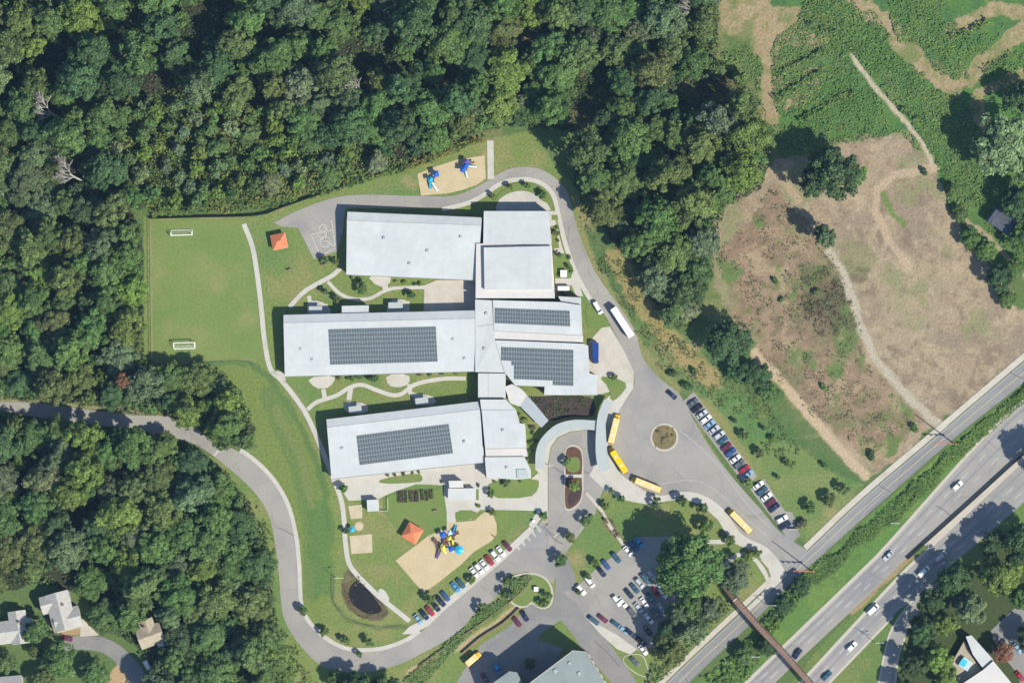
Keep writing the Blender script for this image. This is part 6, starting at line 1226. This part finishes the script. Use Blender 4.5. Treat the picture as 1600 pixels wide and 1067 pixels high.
# street lamps, signal masts
def lamp(px, py, rz, lab, h=7.5, arm=2.6):
    t = thing('street_lamp', lab, 'street lamp', at(px, py, .02), rz, 'lamps along the roads')
    b = MB(); b.tube((0, 0, 0), (0, 0, h), .12, .08, 7); b.build('pole', M['white'], t, True)
    b = MB(); b.tube((0, 0, h - .1), (arm, 0, h + .2), .07, .06, 6); b.build('arm', M['white'], t, True)
    b = MB(); b.box((arm + .3, 0, h + .18), (.9, .34, .18)); b.build('lamp_head', M['fascia'], t, True)
lamp(526, 903, 0, 'white street lamp on the dark green strip by the pond', 7); lamp(1200, 946, 0, 'white street lamp on the verge east of the footbridge', 7); lamp(1368, 1004, 0, 'white street lamp between the highway and the slip road', 7.5); lamp(1175, 1026, 0, 'white street lamp on the verge west of the footbridge', 7); lamp(858, 728, 0, 'street lamp at the west kerb of the drop-off loop', 5.5, 1.6); lamp(868, 838, .6, 'street lamp by the yard entrance kerb', 6, 1.6); lamp(1392, 818, 0, 'white street lamp on the highway verge below the hedge', 7.5)
def mast(px, py, lab):
    t = thing('signal_mast', lab, 'traffic signal', at(px, py, .02), math.radians(178), 'signal masts on the frontage road')
    b = MB(); b.tube((0, 0, 0), (0, 0, 20), .26, .14, 8); b.build('pole', M['brown_pl'], t, True)
    b = MB(); b.tube((0, 0, 6.2), (7.6, 0, 6.5), .2, .14, 7); b.build('arm', M['red'], t, True)
    for x in (2.6, 4.8, 7.0):
        b = MB(); b.box((x, 0, 6.1), (.4, .4, 1.1)); s = b.build('signal_head', M['red'], t, True)
        for z, m in ((6.45, 'taillight'), (6.1, 'yellow_pl'), (5.75, 'pale_pl')): b = MB(); b.tube((x, .2, z), (x, .3, z), .14, .14, 8); b.build('lens', M[m], s, True)
    b = MB(); b.box((0, 0, 6.4), (1.6, .5, .5)); b.build('bracket', M['red'], t, True)
mast(1270, 893, 'red armed signal mast opposite the bus yard exit'); mast(1492, 694, 'red armed signal mast opposite the gravel track mouth')
# utility cabinets and roof-top odds and ends
def cabinet(px, py, s, lab):
    t = thing('utility_cabinet', lab, 'cabinet', at(px, py, .14), 0, 'utility cabinets'); b = MB(); b.box((0, 0, s[2] / 2), s); b.build('housing', M['fascia'], t, True); b = MB(); b.box((0, 0, s[2] + .04), (s[0] + .12, s[1] + .12, .08)); b.build('lid', M['white'], t, True)
    b = MB(); b.box((0, -s[1] / 2 - .02, s[2] / 2), (s[0] * .8, .04, s[2] * .8)); b.build('door', M['metal'], t, True)
cabinet(881, 428, (2.4, 2.6, 1.6), 'pale utility cabinet on the lawn beside the gym'); cabinet(881, 451, (4.4, 1.6, 1.8), 'wide pale utility cabinet north of the long wing end'); cabinet(838, 920, (1.6, 1.6, 1.3), 'pale cabinet at the head of the dirt strip'); cabinet(834, 814, (.8, .8, 1.0), 'small pale cabinet by the walkway kerb')
def sign(px, py, rz, lab, m, w_=2.6):
    t = thing('roadside_sign', lab, 'sign', at(px, py, .02), rz); b = MB(); b.box((0, 0, 1.2), (w_, .25, 1.2)); b.build('board', M[m], t, True)
    for x in (-w_ / 2 + .2, w_ / 2 - .2): b = MB(); b.tube((x, 0, 0), (x, 0, .62), .08); b.build('post', M['wood'], t, True)
sign(1239, 827, 0, 'low pale sign board beside the rust brown shrub', 'concrete', 3.4)
